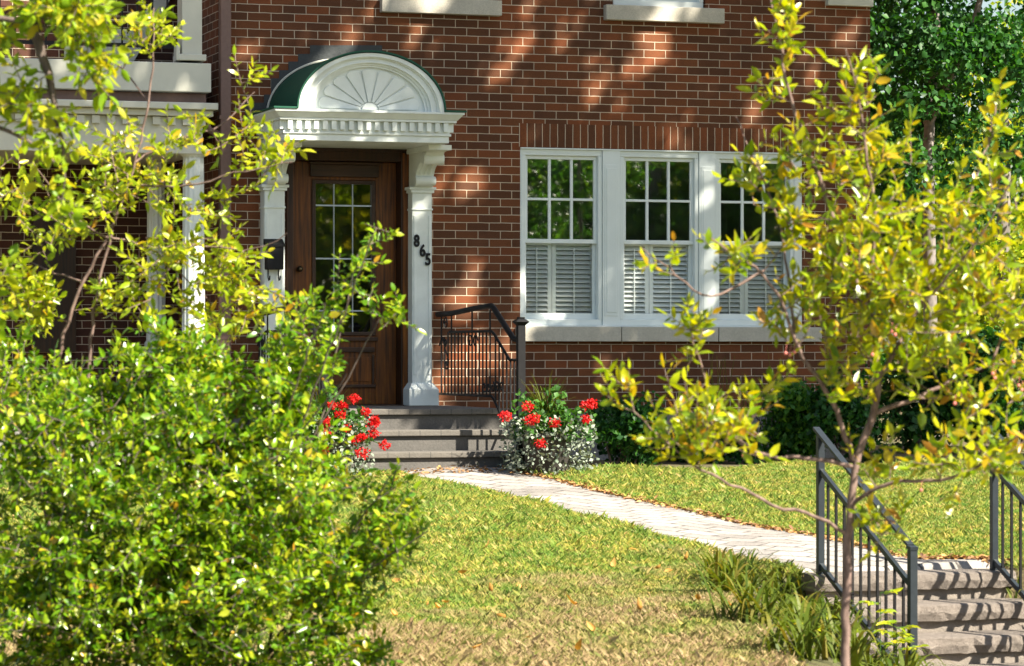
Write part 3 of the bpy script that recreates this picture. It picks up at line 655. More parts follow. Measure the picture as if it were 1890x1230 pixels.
# ------------------------------------------------------------------ neighbouring porch house
nb = empty('porch_house', (X_(200, 1.5), 1.5, 0), 'attached dark brick house with white columned porch and balcony at left edge', 'house')
NX0 = X_(-700, 1.5); NX1 = Xc0-.004
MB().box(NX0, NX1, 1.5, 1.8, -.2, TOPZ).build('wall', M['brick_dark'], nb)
PYF = -.25
px1 = X_(392, PYF)
def band(name, y0, y1, xr, mat, yoff=0, dep=1.9, **k):
    z0_, z1_ = Z_(200, y1, PYF), Z_(200, y0, PYF)
    return MB().box(NX0, X_(xr, PYF), PYF+yoff, dep-.45, z0_, z1_).build(name, mat, nb, bevel=.006)
band('balcony_fascia', 112, 166, 390, M['cream']); band('gutter_board', 166.5, 187, 386, M['pipe'], .10)
band('cornice', 187.5, 200, 398, M['cream'], -.10); band('cornice_moulding', 200.5, 212, 392, M['cream'], -.04); band('frieze', 212.5, 281, 376, M['cream'], .03)
dm = MB(); zd0, zd1 = Z_(200, 228, PYF), Z_(200, 213.5, PYF)
for k in range(75): xx = X_(372, PYF)-.12*k; dm.box(xx-.03, xx+.03, PYF-.01, PYF+.0295, zd0, zd1)
dm.build('dentils', M['cream'], nb)
def column(px, w_px, ytop, ybot, Y, fl_=True, name='column'):
    xc = X_(px, Y); r_ = w_px/2/212; zt_, zb_ = Z_(px, ytop, Y), Z_(px, ybot, Y)
    m = MB(); n = 48; prof = []
    ks = lambda k: (1-.06*(k % 4 in (1, 2))) if fl_ else 1
    vs = []
    for z, s_ in ((zb_, 1.0), (zt_, .88)):
        vs += [(xc+r_*s_*ks(k)*math.cos(2*math.pi*k/n), Y+r_*s_*ks(k)*math.sin(2*math.pi*k/n), z) for k in range(n)]
    m.add(vs, [(k, (k+1) % n, n+(k+1) % n, n+k) for k in range(n)])
    m.box(xc-r_*1.2, xc+r_*1.2, Y-r_*1.2, Y+r_*1.2, zt_+.02, zt_+.06).lathe([(r_*.9, 0), (r_*1.12, .02)], (xc, Y, zt_), 24)
    m.lathe([(r_*1.18, -.0), (r_*1.18, .03), (r_*1.0, .05)], (xc, Y, zb_), 24).box(xc-r_*1.25, xc+r_*1.25, Y-r_*1.25, Y+r_*1.25, zb_-.06, zb_)
    return m.build(name, M['white'], nb)
column(357, 40, 291, 700, PYF+.15); column(288, 34, 291, 640, .9); column(-60, 40, 291, 700, PYF+.15)
m = MB(); xa, xb = X_(337, PYF), X_(374, PYF); zf = Z_(355, 112, PYF)
m.box(xa, xb, PYF+.02, PYF+.2, zf, zf+2.4).box(xa-.03, xb+.03, PYF-.005, PYF+.23, zf, zf+.05).box(xa-.05, xa-.02, PYF+.0, PYF+.1, zf, zf+.12).build('balcony_post', M['cream'], nb, bevel=.005)
m = MB(); zr0 = zf+.10
m.box(NX0, xa-.031, PYF+.09, PYF+.12, zr0, zr0+.03).box(NX0, xa-.031, PYF+.09, PYF+.12, zr0+.75, zr0+.79)
k = 0; xx = xa-.1
while xx > X_(-60, PYF): m.box(xx-.007, xx+.007, PYF+.098, PYF+.112, zr0+.03, zr0+.75); xx -= .12
m.build('balcony_railing', M['iron'], nb)
MB().prism([(X_(235, 1.45), 3.25), (X_(330, 1.45), 4.0), (X_(330, 1.45), 4.12), (X_(200, 1.45), 3.35)], 1.40, 1.49).box(X_(120, 1.45), X_(235, 1.45), 1.46, 1.496, 2.9, 3.6).build('upper_wall_panel', M['cream'], nb)
MB().box(NX0, NX1, PYF+.05, 1.49, .25, .5).build('porch_floor', M['wood_trim'], nb)
MB().box(NX0, px1-.1, PYF-.02, PYF+.04, -.1, .3).build('porch_skirt', M['foundation'], nb)
MB().box(X_(60, 1.45), X_(140, 1.45), 1.44, 1.497, .9, 2.1).build('porch_window', M['wood_dark'], nb)

# ------------------------------------------------------------------ garden stairs and their steel railings
gs = empty('garden_steps', ((STX0+STX1)/2, STY, -.33), 'rough light stone garden steps going down from the walkway', 'steps')
for k in range(STN+1):
    zt_ = -.33-RISE*k; yf = STY-RUN*(k)-.02; x0, x1 = STX0-(.06 if k == 0 else .03), STX1+.10
    m = MB(); n = 26; A, B, C_, D2 = [], [], [], []
    for i in range(n+1):
        x = x0+(x1-x0)*i/n; j = rng.normal()*.006
        A.append((x, yf-.025+j, zt_-.006)); B.append((x, yf-.032+j+rng.normal()*.006, zt_-.045+rng.normal()*.004)); C_.append((x, yf-.018+j, zt_-.088+rng.normal()*.002)); D2.append((x, yf+(.30 if k else .5), zt_+(0 if k else .012)))
    T0 = [(x, y+.02, zt_+.002) for x, y, z in A]
    m.strip(D2, T0); m.strip(T0, A); m.strip(A, B); m.strip(B, C_); m.strip(C_, [(x, yf+.3, zt_-.09) for x, y, z in C_])
    m.add([D2[0], T0[0], A[0], B[0], C_[0], (x0, yf+.3, zt_-.09)], [(0,1,2,3,4,5)]).add([D2[-1], T0[-1], A[-1], B[-1], C_[-1], (x1, yf+.3, zt_-.09)], [(5,4,3,2,1,0)])
    m.build('step', M['slab'], gs)
    MB().box(x0+.02, x1-.02, yf+.012, yf+.29, zt_-.22, zt_-.091).build('riser', M['riser'], gs)
def steel_rail(X, label):
    r = empty('steel_railing', (X, STY, -.33), label, 'railing', 'dark steel railings beside the garden steps')
    ya, yb_ = STY+.02, STY-1.16; za, zb_ = .45, -.11; sl_ = (zb_-za)/(yb_-ya)
    zz = lambda y, o: za+(y-ya)*sl_+o
    MB().box(X-.019, X+.019, ya-.019, ya+.019, -.36, za-.01).build('post', M['rail'], r, bevel=.003)
    MB().box(X-.021, X+.021, yb_-.021, yb_+.021, LOW-.02, zb_-.01).build('post', M['rail'], r, bevel=.003)
    MB().bar((X, ya+.06, zz(ya+.06, 0)), (X, yb_+.02, zz(yb_+.02, 0)), .038, .016).bar((X, yb_+.03, zb_+.005), (X, yb_-.025, zb_-.004), .045, .018).build('handrail', M['rail'], r)
    MB().bar((X, ya, zz(ya, -.2)), (X, yb_, zz(yb_, -.2)), .022, .028).bar((X, ya, zz(ya, -.72)), (X, yb_, zz(yb_, -.72)), .022, .028).build('rail', M['rail'], r)
    for k in range(1, 11):
        y = ya+(yb_-ya)*k/11; MB().bar((X, y, zz(y, -.72)), (X, y, zz(y, -.2)), .013, .013).build('baluster', M['iron'], r)
steel_rail(STX0, 'dark steel railing on the left side of the garden steps, behind the thin trunk')
steel_rail(STX1, 'dark steel railing on the right side of the garden steps, cut by the right edge')

# ------------------------------------------------------------------ lawn grass
q = NT('grass_blades'); g_ = q.n('NewGeometry'); r_ = g_.outputs['Random Per Island']
gcol = q.ramp(r_, [(0, (.09,.18,.022)), (.45, (.21,.29,.04)), (.8, (.35,.36,.065)), (1, (.48,.40,.15))])
dcol = q.ramp(r_, [(0, (.15,.18,.035)), (.4, (.30,.24,.10)), (.8, (.46,.34,.19)), (1, (.24,.14,.08))])
sep = q.n('SeparateXYZ', Vector=q.co())
dm_ = q.math('ADD', q.noise(1.1, 4, rough=.65), q.math('MULTIPLY', q.math('SUBTRACT', -9.3, sep.outputs['Y']), .07))
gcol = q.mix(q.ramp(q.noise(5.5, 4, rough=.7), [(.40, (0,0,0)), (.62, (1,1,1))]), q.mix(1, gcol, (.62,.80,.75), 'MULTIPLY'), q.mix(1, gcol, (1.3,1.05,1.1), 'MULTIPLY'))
c = q.mix(q.ramp(dm_, [(.46, (0,0,0)), (.62, (1,1,1))]), gcol, dcol)
q.p(Base_Color=c, Roughness=.55, Specular_IOR_Level=.3); tr = q.n('BsdfTranslucent', Color=c); mx_ = q.n('MixShader', Fac=.35)
q.t.links.new(q.b.outputs[0], mx_.inputs[1]); q.t.links.new(tr.outputs[0], mx_.inputs[2]); q.t.links.new(mx_.outputs[0], q.o.inputs[0])
def grass(n, x0, x1, y0, y1, hmin, hmax, keep):
    X = rng.uniform(x0, x1, n); Y = rng.uniform(y0, y1, n); k = keep(X, Y); X, Y = X[k], Y[k]; n = len(X)
    Z = gz(X, Y); pat = .5+.5*np.sin(X*3.1+np.sin(Y*2.3)*2)*np.sin(Y*2.7+np.sin(X*1.9)*2)
    h = rng.uniform(hmin, hmax, n)*(.6+.8*pat)*np.where(rng.random(n) < .03, 1.5, 1); a = rng.uniform(0, 2*np.pi, n); w_ = rng.uniform(.0010, .0021, n)
    l = rng.uniform(.2, 1.1, n)*h; b = a+np.pi/2+rng.normal(size=n)*.6
    dx, dy = np.cos(a)*w_, np.sin(a)*w_; lx, ly = np.cos(b)*l, np.sin(b)*l
    V = np.stack([np.stack([X-dx, Y-dy, Z-.005], 1), np.stack([X+dx, Y+dy, Z-.005], 1), np.stack([X+dx*.6+lx*.4, Y+dy*.6+ly*.4, Z+h*.7], 1), np.stack([X+lx, Y+ly, Z+h], 1)], 1)
    o = (np.arange(n)*4)[:, None]; return V.reshape(-1, 3), np.concatenate([o+np.array((0, 1, 2)), o+np.array((0, 2, 3))])
def keep(X, Y):
    k = ~inpoly(X, Y, PATHPOLY)
    k &= ~((Y < STY+.02) & (X > STX0-.12) & (X < STX1+.12))
    d_ = (X-CAMX)*sY+(Y-CAMY)*cY; u_ = (X-CAMX)*cY-(Y-CAMY)*sY; k &= (np.abs(u_/d_) < .175) & (d_ > 10.3)
    bank = (Y < STY) & (X > edgeX(Y)+.04) & (X < STX1+.6); k &= ~bank
    return k
V, F = grass(2500000, -8, 9, -15, -2.0, .018, .044, keep)
lawn = npmesh('lawn_grass', V, [F], q.m); tag(lawn, 'short green lawn with dry straw coloured patches', 'grass', kind='stuff')
M['grass'] = q.m

# ------------------------------------------------------------------ vegetation materials
LM = dict(
 sap=leaf_mat('sapling_leaf', [(0, (0.125,0.225,0.003)), (.35, (0.265,0.348,0.003)), (.74, (0.421,0.432,0.004)), (.92, (0.468,0.365,0.007)), (1, (0.390,0.182,0.022))], .3, .42, .6),
 shrub=leaf_mat('shrub_leaf', [(0, (0.057,0.164,0.005)), (.4, (0.139,0.285,0.008)), (.75, (0.279,0.397,0.010)), (.97, (0.394,0.431,0.022)), (1, (0.492,0.259,0.018))], .28, .38, .6),
 young=leaf_mat('young_leaf', [(0, (0.172,0.283,0.009)), (.5, (0.343,0.426,0.011)), (.93, (0.471,0.480,0.023)), (1, (0.514,0.266,0.018))], .3, .42, .6),
 maple=leaf_mat('maple_leaf', [(0, (0.152,0.289,0.009)), (.6, (0.303,0.402,0.011)), (1, (0.489,0.420,0.018))], .45, .45, .4),
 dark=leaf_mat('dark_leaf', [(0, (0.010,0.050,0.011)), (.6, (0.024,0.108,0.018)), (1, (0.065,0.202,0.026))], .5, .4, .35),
 back=leaf_mat('back_leaf', [(0, (0.018,0.081,0.013)), (.6, (0.053,0.176,0.019)), (1, (0.150,0.297,0.033))], .5, .45, .35),
 lily=leaf_mat('lily_blade', [(0, (0.052,0.091,0.008)), (.6, (0.114,0.145,0.015)), (1, (0.197,0.162,0.030))], .5, .35, .2),
 dusty=leaf_mat('silver_leaf', [(0, (0.126,0.170,0.120)), (1, (0.302,0.340,0.277))], .7, .15, .2),
 ger=leaf_mat('geranium_leaf', [(0, (0.018,0.072,0.010)), (1, (0.072,0.192,0.024))], .5, .3, .4),
 red=leaf_mat('red_petal', [(0, (.50,.006,.008)), (1, (.75,.02,.02))], .5, .3, .3, tcol=1.0),
 fallen=leaf_mat('fallen_leaf', [(0, (.42,.14,.03)), (.5, (.55,.27,.06)), (1, (.45,.30,.14))], .6, .2, .3),
)
BK = dict(young=bark_mat('young_bark', (.075,.045,.035), (.22,.15,.125)), dark=bark_mat('old_bark', (.05,.035,.028), (.13,.10,.085)), grey=bark_mat('grey_bark', (.10,.09,.085), (.24,.21,.19), 14))

# ------------------------------------------------------------------ right foreground sapling
dT = 11.0
def PL(pts, d, o0=0, o1=0): n = len(pts); return [ray(x, y, d, o0+(o1-o0)*i/(n-1)) for i, (x, y) in enumerate(pts)]
b0 = ray(1560, 1230, dT); base = Vector((b0.x+.01, b0.y, gzf(b0.x, b0.y)-.05))
tree = empty('young_tree', base, 'slim young tree with yellow green leaves in front of the garden steps', 'tree')
trunk = [base]+PL([(1560,1230),(1561,1120),(1566,1000),(1570,900),(1577,862),(1590,812),(1612,765)], dT)
Q = resample(trunk, .05); Q[1:-1] += rng.normal(size=Q[1:-1].shape)*.002
V, F = tubes_np([Q], [np.linspace(.0185, .0128, len(Q))], 10); npmesh('trunk', V, [F], BK['young'], tree, True)
polys = [PL(p, dT, 0, o) for p, o in (
 ([(1612,765),(1622,700),(1618,630),(1598,560),(1560,470),(1520,350),(1478,240),(1445,140),(1440,60),(1418,-20)], .1),
 ([(1575,850),(1548,775),(1535,733),(1500,690),(1470,646),(1448,570),(1410,500),(1350,468),(1312,440)], -.2),
 ([(1612,765),(1690,735),(1762,700),(1830,672),(1920,640)], .25),
 ([(1566,940),(1600,908),(1652,885),(1740,892),(1800,868),(1850,830),(1920,770)], -.3),
 ([(1562,985),(1520,952),(1440,942),(1390,908),(1340,890),(1290,868),(1235,820),(1170,760)], -.35),
 ([(1577,862),(1540,850),(1490,843),(1400,848),(1340,800),(1300,700),(1275,610)], -.1),
 ([(1622,700),(1680,600),(1740,480),(1790,370),(1830,240),(1838,190)], .35),
 ([(1598,560),(1618,420),(1600,280),(1578,140),(1560,90)], -.15),
 ([(1618,630),(1700,560),(1790,470),(1870,330)], -.3),
 ([(1470,646),(1440,400),(1390,290),(1358,215)], .3),
 ([(1410,500),(1300,560),(1240,500),(1185,458)], -.25),
 ([(1830,672),(1860,600),(1880,500)], .1),
)]
rad = [(.013,.003),(.010,.003),(.009,.003),(.008,.003),(.007,.003),(.008,.003),(.008,.003),(.008,.003),(.006,.002),(.006,.002),(.005,.002),(.005,.002)]
tg = np.concatenate([blob(*a) for a in (
 (1590,400,150,170,dT,.9,84), (1690,560,150,130,dT,1.0,88), (1560,560,110,110,dT,.8,50), (1445,120,22,140,dT+.05,.2,16), (1575,190,50,80,dT-.1,.4,18),
 (1400,330,38,80,dT+.2,.4,14), (1770,430,80,90,dT,.7,28), (1838,250,16,60,dT+.2,.2,6), (1868,560,40,110,dT,.5,20), (1500,300,70,90,dT,.6,24),
 (1290,800,110,75,dT-.3,.6,50), (1278,650,22,85,dT-.2,.2,12), (1230,510,40,40,dT-.2,.2,4), (1350,490,60,30,dT-.2,.3,10), (1450,590,50,60,dT,.4,11), (1410,720,30,60,dT-.2,.3,6),
 (1140,740,35,45,dT-.35,.2,6), (1780,850,100,45,dT-.2,.5,24), (1625,985,55,50,dT-.1,.3,10), (1720,690,120,60,dT,.7,34), (1560,700,70,70,dT,.5,22), (1600,860,50,40,dT,.3,8), (1860,830,40,50,dT-.2,.3,8),
 (1620,430,130,150,dT-.2,.8,26), (1700,600,140,110,dT-.1,.8,40), (1540,500,50,100,dT,.6,8), (1450,20,16,60,dT,.15,7), (1800,520,80,80,dT,.6,26), (1840,370,40,60,dT,.3,9), (1760,760,90,40,dT,.5,14), (1870,720,40,60,dT,.4,14), (1330,830,80,50,dT-.3,.4,14))])
grow(polys, rad, tg, tree, LM['sap'], BK['young'], leaf=(.056, .030), per=8, ext=.095, step=.045, lift=.75, twig_r=.0022, up=.35)
bn = rng.uniform
fr_mat = NT('berry_skin').p(Base_Color=(.55,.16,.13), Roughness=.35).m
for k, (px, py) in enumerate(((1832,690),(1836,698),(1880,712),(1886,720),(1450,652),(1458,655),(1466,650),(1645,612),(1652,618),(1700,905),(1870,668),(1762,745),(1372,842),(1610,655))):
    c_ = ray(px, py, dT-.25, bn(-.1, .1)); m = MB(); m.lathe([(.0005, -.0065), (.004, -.0055), (.0068, 0), (.0045, .005), (.001, .0062)], c_, 8)
    m.tube([c_+Vector((0, 0, .005)), c_+Vector((.004, 0, .03))], .0008, 4); m.build('berry', fr_mat, tree, True)

# ------------------------------------------------------------------ left foreground shrub and saplings
dS = 12.0
b0 = atd(330, 1230, dS+.3); base = Vector((b0.x, b0.y, gzf(b0.x, b0.y)-.03))
shrub = empty('leafy_shrub', base, 'large bright green leafy shrub filling the lower left foreground', 'shrub')
tops = [(60,760),(180,700),(300,690),(420,700),(520,640),(600,560),(660,470),(690,430),(700,590),(640,690),(560,880),(680,960),(790,980),(620,1100),(440,1040),(260,980),(120,1040),(720,900),(730,870),(360,840),(480,960),(60,900)]
polys, rad = [], []
for k, (x, y) in enumerate(tops):
    o1 = rng.uniform(-.45, .45); s_ = Vector((base.x+rng.uniform(-.2,.25), base.y+rng.uniform(-.2,.2), base.z)); e_ = ray(x, y, dS, o1); m_ = s_.lerp(e_, .5)+Vector((rng.uniform(-.05,.05), 0, .16*rng.random()))
    polys.append([s_, m_, e_]); rad.append((.007, .0022))
tg = np.concatenate([blob(*a) for a in (
 (180,930,290,240,dS,1.3,1150), (440,870,200,170,dS,1.2,760), (430,1090,250,170,dS-.1,1.2,820), (630,1040,120,110,dS,.8,200), (90,720,140,90,dS+.1,.9,200), (120,1130,240,150,dS-.2,1.1,520), (330,1270,380,90,dS-.1,1.1,380), (600,1180,120,70,dS,.8,90),
 (560,650,70,70,dS,.5,52), (655,520,38,55,dS,.3,14), (690,440,22,26,dS,.15,6), (715,580,38,28,dS,.25,9), (580,590,55,50,dS,.35,20), (720,960,55,60,dS,.5,34), (350,690,140,60,dS+.1,.8,150), (500,700,100,70,dS,.7,110), (740,1010,60,50,dS,.4,20), (530,750,50,50,dS,.5,36), (490,830,90,60,dS,.7,90), (722,895,18,18,dS-.1,.1,3))])
grow(polys, rad, tg, shrub, LM['shrub'], BK['dark'], leaf=(.041, .025), per=10, ext=.075, step=.05, lift=.35, up=.55)

dL = 12.9
b0 = atd(130, 1230, dL+.5); base = Vector((b0.x, b0.y, gzf(b0.x, b0.y)-.03))
sap = empty('young_tree', base, 'thin sapling with airy yellow green leaves in front of the neighbouring porch', 'tree')
j = ray(207, 425, dL)
polys = [[base, ray(80, 900, dL), ray(110, 640, dL), ray(150, 520, dL), j, ray(250, 300, dL), ray(276, 190, dL), ray(284, 90, dL), ray(284, 15, dL)],
         [base+Vector((.06, .1, 0)), ray(160, 850, dL), ray(165, 640, dL), ray(180, 530, dL), j],
         PL([(207,440),(260,445),(330,500),(390,560)], dL, 0, .2), PL([(250,300),(330,250),(400,245),(470,170)], dL, 0, .2), PL([(240,340),(330,350),(430,320),(540,300)], dL, 0, -.2),
         PL([(200,440),(130,400),(60,300)], dL, 0, -.2), PL([(150,520),(90,500),(40,480)], dL, 0, .2), PL([(276,190),(230,130),(150,60)], dL, 0, .2), PL([(270,440),(360,450),(460,470),(530,430)], dL, 0, -.15)]
rad = [(.013,.003),(.011,.006),(.005,.002),(.005,.002),(.005,.002),(.005,.002),(.005,.002),(.004,.002),(.005,.002)]
tg = np.concatenate([blob(*a) for a in (
 (250,340,100,80,dL,.7,50), (385,250,90,50,dL,.5,20), (330,480,120,55,dL,.6,42), (430,480,50,50,dL,.4,16), (110,410,90,80,dL,.6,34), (280,70,55,60,dL,.4,20), (230,560,90,40,dL,.5,24),
 (500,300,50,40,dL,.3,14), (40,560,70,110,dL,.6,60), (450,150,30,20,dL,.2,3), (460,560,60,50,dL,.4,20), (20,330,40,60,dL,.3,10), (380,600,80,40,dL,.4,22), (200,260,60,50,dL,.4,12), (400,380,60,40,dL,.3,10))])
grow(polys, rad, tg, sap, LM['young'], BK['young'], leaf=(.052, .027), per=10, ext=.09, step=.05, lift=.25, up=.45)

dM = 10.8
b0 = atd(-420, 1230, dM); base = Vector((b0.x, b0.y, gzf(b0.x, b0.y)-.05))
mp_ = empty('leaning_tree', base, 'bright green leafy boughs of a tree hanging in from the upper left corner', 'tree')
polys = [[base, ray(-430, 900, dM), ray(-400, 400, dM), ray(-320, 60, dM), ray(-200, -120, dM), ray(-40, -140, dM)], PL([(-320,60),(-120,20),(60,40),(190,100)], dM), PL([(-380,300),(-160,240),(20,230),(100,300)], dM), PL([(60,40),(100,170),(120,330)], dM), PL([(-200,-120),(60,-60),(180,0)], dM), PL([(-400,500),(-200,560),(-60,520)], dM)]
V, F = tubes_np([resample(polys[0][:4], .08)], [np.linspace(.05, .03, len(resample(polys[0][:4], .08)))], 10); npmesh('trunk', V, [F], BK['dark'], mp_, True)
tg = np.concatenate([blob(*a) for a in ((75,50,130,80,dM,.6,84), (170,110,50,60,dM,.3,24), (40,180,60,50,dM,.4,20), (105,240,35,50,dM,.3,14), (120,350,28,80,dM,.2,9), (-200,100,180,200,dM,.9,120), (-20,520,50,90,dM,.4,22), (-250,500,200,200,dM,1.0,100), (190,30,50,30,dM,.3,8))])
grow(polys[1:], [(.02,.004)]*5, tg, mp_, LM['maple'], BK['dark'], leaf=(.056, .036), per=8, ext=.085, step=.06, lift=-.15, up=.5)

# ------------------------------------------------------------------ planters with geraniums
def planter(c, label, spikes, seed, blooms, wide):
    r = empty('flower_planter', c, label, 'planter', 'geranium planters beside the entry steps'); cx, cy, cz = c
    MB().lathe([(.001, 0), (.13, 0), (.15, .02), (.19, .26), (.21, .27), (.21, .30), (.18, .30), (.17, .25), (.001, .25)], c, 28).build('pot', M['terra'], r, True)
    n = 1300; v = rng.normal(size=(n, 3)); v /= np.linalg.norm(v, axis=1, keepdims=True); v *= (rng.uniform(.45, 1.1, n)*(.85+.25*np.sin(v[:, 0]*9)))[:, None]; v[:, 2] = np.abs(v[:, 2])
    P = np.array([cx, cy, cz+.26])+v*np.array([wide*.92, .32, .36]); simple_leaves('geranium_foliage', P, .055, LM['ger'], r, .6)
    n = 1300; a = rng.uniform(0, 2*np.pi, n); P = np.stack([cx+np.cos(a)*rng.uniform(.6, 1, n)*wide*1.02, cy+np.sin(a)*.38*rng.uniform(.6, 1, n), cz+rng.uniform(.02, .42, n)], 1)
    simple_leaves('silver_foliage', P, .034, LM['dusty'], r, .8)
    m = MB()
    for k in range(spikes):
        a = rng.uniform(0, 6.28); l = rng.uniform(.25, .62); t = np.linspace(0, 1, 7); re = rng.uniform(.25, .8)
        for s_ in (1,):
            A = [(cx+math.cos(a)*re*u*l-math.sin(a)*.006*(1-u*.9), cy+math.sin(a)*re*u*l+math.cos(a)*.006*(1-u*.9), cz+.35+l*(u-.55*u**2.6*(re*1.6))) for u in t]
            B = [(x+math.sin(a)*.012*(1-u*.9), y-math.cos(a)*.012*(1-u*.9), z) for (x, y, z), u in zip(A, t)]
            m.strip(A, B)
    if spikes: m.build('spike_leaves', LM['lily'], r)
    for bx, by in blooms:
        p = at(bx, by, cy-.3); h = MB().tube([(cx+(p.x-cx)*.4, cy-.1, cz+.35), ((cx+p.x)/2, cy-.22, max(p.z-.08, cz+.3)), (p.x, p.y, p.z)], .003, 4)
        h.build('flower_stalk', LM['ger'], r)
        n = 120; v = rng.normal(size=(n, 3)); v /= np.linalg.norm(v, axis=1, keepdims=True); s_ = rng.uniform(.036, .052)
        simple_leaves('flower_head', np.array(p)+v*s_*np.array([1, 1, .8])*rng.uniform(.5, 1, n)[:, None], .019, LM['red'], r)
pR_ = at(1010, 870, -2.55); planter((pR_.x, -2.55, 0), 'red geranium planter with silver foliage and grassy spikes right of the steps', 64, 1, ((932,768),(973,750),(978,776),(987,771),(1024,780),(1083,748),(1082,774),(998,819),(1092,745)), .36)
pL_ = at(600, 870, -2.55); planter((pL_.x, -2.55, 0), 'red geranium planter left of the steps, half hidden by the shrub', 22, 2, ((654,735),(613,748),(628,765),(675,760),(688,782),(670,806),(710,822),(668,836),(640,790),(655,812),(690,800),(632,748),(600,798),(605,780),(516,808),(595,830),(692,776)), .34)

# ------------------------------------------------------------------ bedding shrubs along the house
def bed_shrub(px0, px1, ptop, Y, mat, label, name='bed_shrub', leaf=.05, n=2600, cat='shrub', th=.7, group=None, pbot=872):
    a, b = at(px0, pbot, Y), at(px1, pbot, Y); zt_ = Z_((px0+px1)/2, ptop, Y); cx = (a.x+b.x)/2; w_ = (b.x-a.x)/2
    r = empty(name, (cx, Y, gzf(cx, Y)), label, cat, group); k = max(4, int(w_*6)); P = []
    for i in range(k*3):
        bx, by, bz = cx+rng.uniform(-1, 1)*w_*.75, Y+rng.uniform(-.4, .4)*th, rng.uniform(.1, .85)*zt_; s_ = rng.uniform(.14, .26)*min(1, zt_/.7)
        v = rng.normal(size=(n//(k*3), 3)); v /= np.linalg.norm(v, axis=1, keepdims=True); P.append(np.array([bx, by, bz])+v*rng.uniform(.5, 1, len(v))[:, None]*s_*np.array([1.2, 1, .9]))
    P = np.concatenate(P); P = P[P[:, 2] > .01]; simple_leaves('foliage', P, leaf, mat, r, .5)
    polys = [np.array([(cx+rng.uniform(-.1,.1), Y, 0), (cx+w_*t*.5, Y, zt_*.4), (cx+w_*t*.8, Y+rng.uniform(-.2,.2), zt_*.75)]) for t in np.linspace(-1, 1, 6)]
    V, F = tubes_np(polys, [[.012, .008, .004]]*6, 5); npmesh('stems', V, [F], BK['dark'], r, True); return r
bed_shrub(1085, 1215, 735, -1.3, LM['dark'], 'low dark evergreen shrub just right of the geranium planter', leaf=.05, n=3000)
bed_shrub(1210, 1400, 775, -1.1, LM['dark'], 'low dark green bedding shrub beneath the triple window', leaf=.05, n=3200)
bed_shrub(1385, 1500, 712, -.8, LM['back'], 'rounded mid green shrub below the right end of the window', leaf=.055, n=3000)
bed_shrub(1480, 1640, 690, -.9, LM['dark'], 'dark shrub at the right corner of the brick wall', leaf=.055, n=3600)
for k, (px, top) in enumerate(((1320, 660), (1375, 690), (1440, 650), (1478, 700))):
    c_ = at(px, 868, -.55); m = MB()
    for i in range(12):
        x, y = c_.x+rng.normal()*.06, -.55+rng.normal()*.05; hz = (Z_(px, top, -.55))*rng.uniform(.7, 1.05); lx = rng.normal()*.1
        m.tube([(x, y, 0), (x+lx*.3, y, hz*.5), (x+lx, y-.03, hz)], [.004, .003, .0015], 4)
    m.build('tall_grass', LM['lily'], label='clump of thin tall stems against the brick, %s' % ('leftmost of four', 'second from the left of four', 'third from the left of four', 'rightmost of four')[k], cat='grass clump', group='thin stems under the window')

# ------------------------------------------------------------------ backdrop trees right of the house
def big_tree(name, base, polys, rads, blobs, mat, bark, label, leaf, cat='tree', sz=None, clump=.5, group=None):
    r = empty(name, base, label, cat, group)
    V, F = tubes_np([resample(p, .3) for p in polys], [np.linspace(a, b, len(resample(p, .3))) for p, (a, b) in zip(polys, rads)], 10); npmesh('trunk', V, [F], bark, r, True)
    P = []
    for (cx, cy, cz, rx, ry, rz, nc, nl) in blobs:
        v = rng.normal(size=(nc, 3)); v /= np.linalg.norm(v, axis=1, keepdims=True); C = np.array([cx, cy, cz])+v*(rng.uniform(.15, 1, nc)**.5)[:, None]*np.array([rx, ry, rz])
        w_ = rng.normal(size=(nc, nl, 3)); w_ /= np.linalg.norm(w_, axis=2, keepdims=True); w_ *= rng.uniform(.4, 1, (nc, nl, 1))*np.array([1, 1, .5])*clump*rng.uniform(.6, 1.3, (nc, 1, 1)); P.append((C[:, None]+w_).reshape(-1, 3))
    simple_leaves('foliage', np.concatenate(P), leaf, mat, r, .7); return r
def wp(px, py, d): p = atd(px, py, d); return (p.x, p.y, p.z)
p1 = wp(1720, 860, 33); p2 = wp(1850, 860, 37)
big_tree('garden_tree', (p1[0], p1[1], 0), [[(p1[0], p1[1], -.1), wp(1715, 400, 33), wp(1712, 200, 33), wp(1735, 60, 33), wp(1720, -60, 33)], [wp(1712, 230, 33), wp(1770, 110, 32.6), wp(1815, 20, 32.4), wp(1825, -80, 32.3)]], [(.085,.04),(.055,.025)],
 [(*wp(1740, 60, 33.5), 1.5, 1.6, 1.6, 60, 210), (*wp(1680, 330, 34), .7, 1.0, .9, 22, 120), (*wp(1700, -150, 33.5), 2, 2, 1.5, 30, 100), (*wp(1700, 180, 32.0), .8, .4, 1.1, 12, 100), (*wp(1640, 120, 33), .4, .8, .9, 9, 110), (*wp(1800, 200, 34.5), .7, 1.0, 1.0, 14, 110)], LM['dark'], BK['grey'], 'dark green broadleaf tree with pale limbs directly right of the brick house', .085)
big_tree('garden_tree', (p2[0], p2[1], 0), [[(p2[0], p2[1], -.1), wp(1850, 500, 37), wp(1860, 100, 37)]], [(.12,.05)],
 [(*wp(1870, 300, 37), 1.2, 1.5, 1.6, 40, 120), (*wp(1860, 560, 37), 1.2, 1.2, 1.0, 26, 120), (*wp(1750, 480, 38), 1.3, 1.2, 1.3, 30, 110), (*wp(1900, 30, 38), 1.0, 1.2, 1.2, 14, 90)], LM['maple'], BK['grey'], 'lighter green sunlit tree at the right edge behind the dark tree', .09)
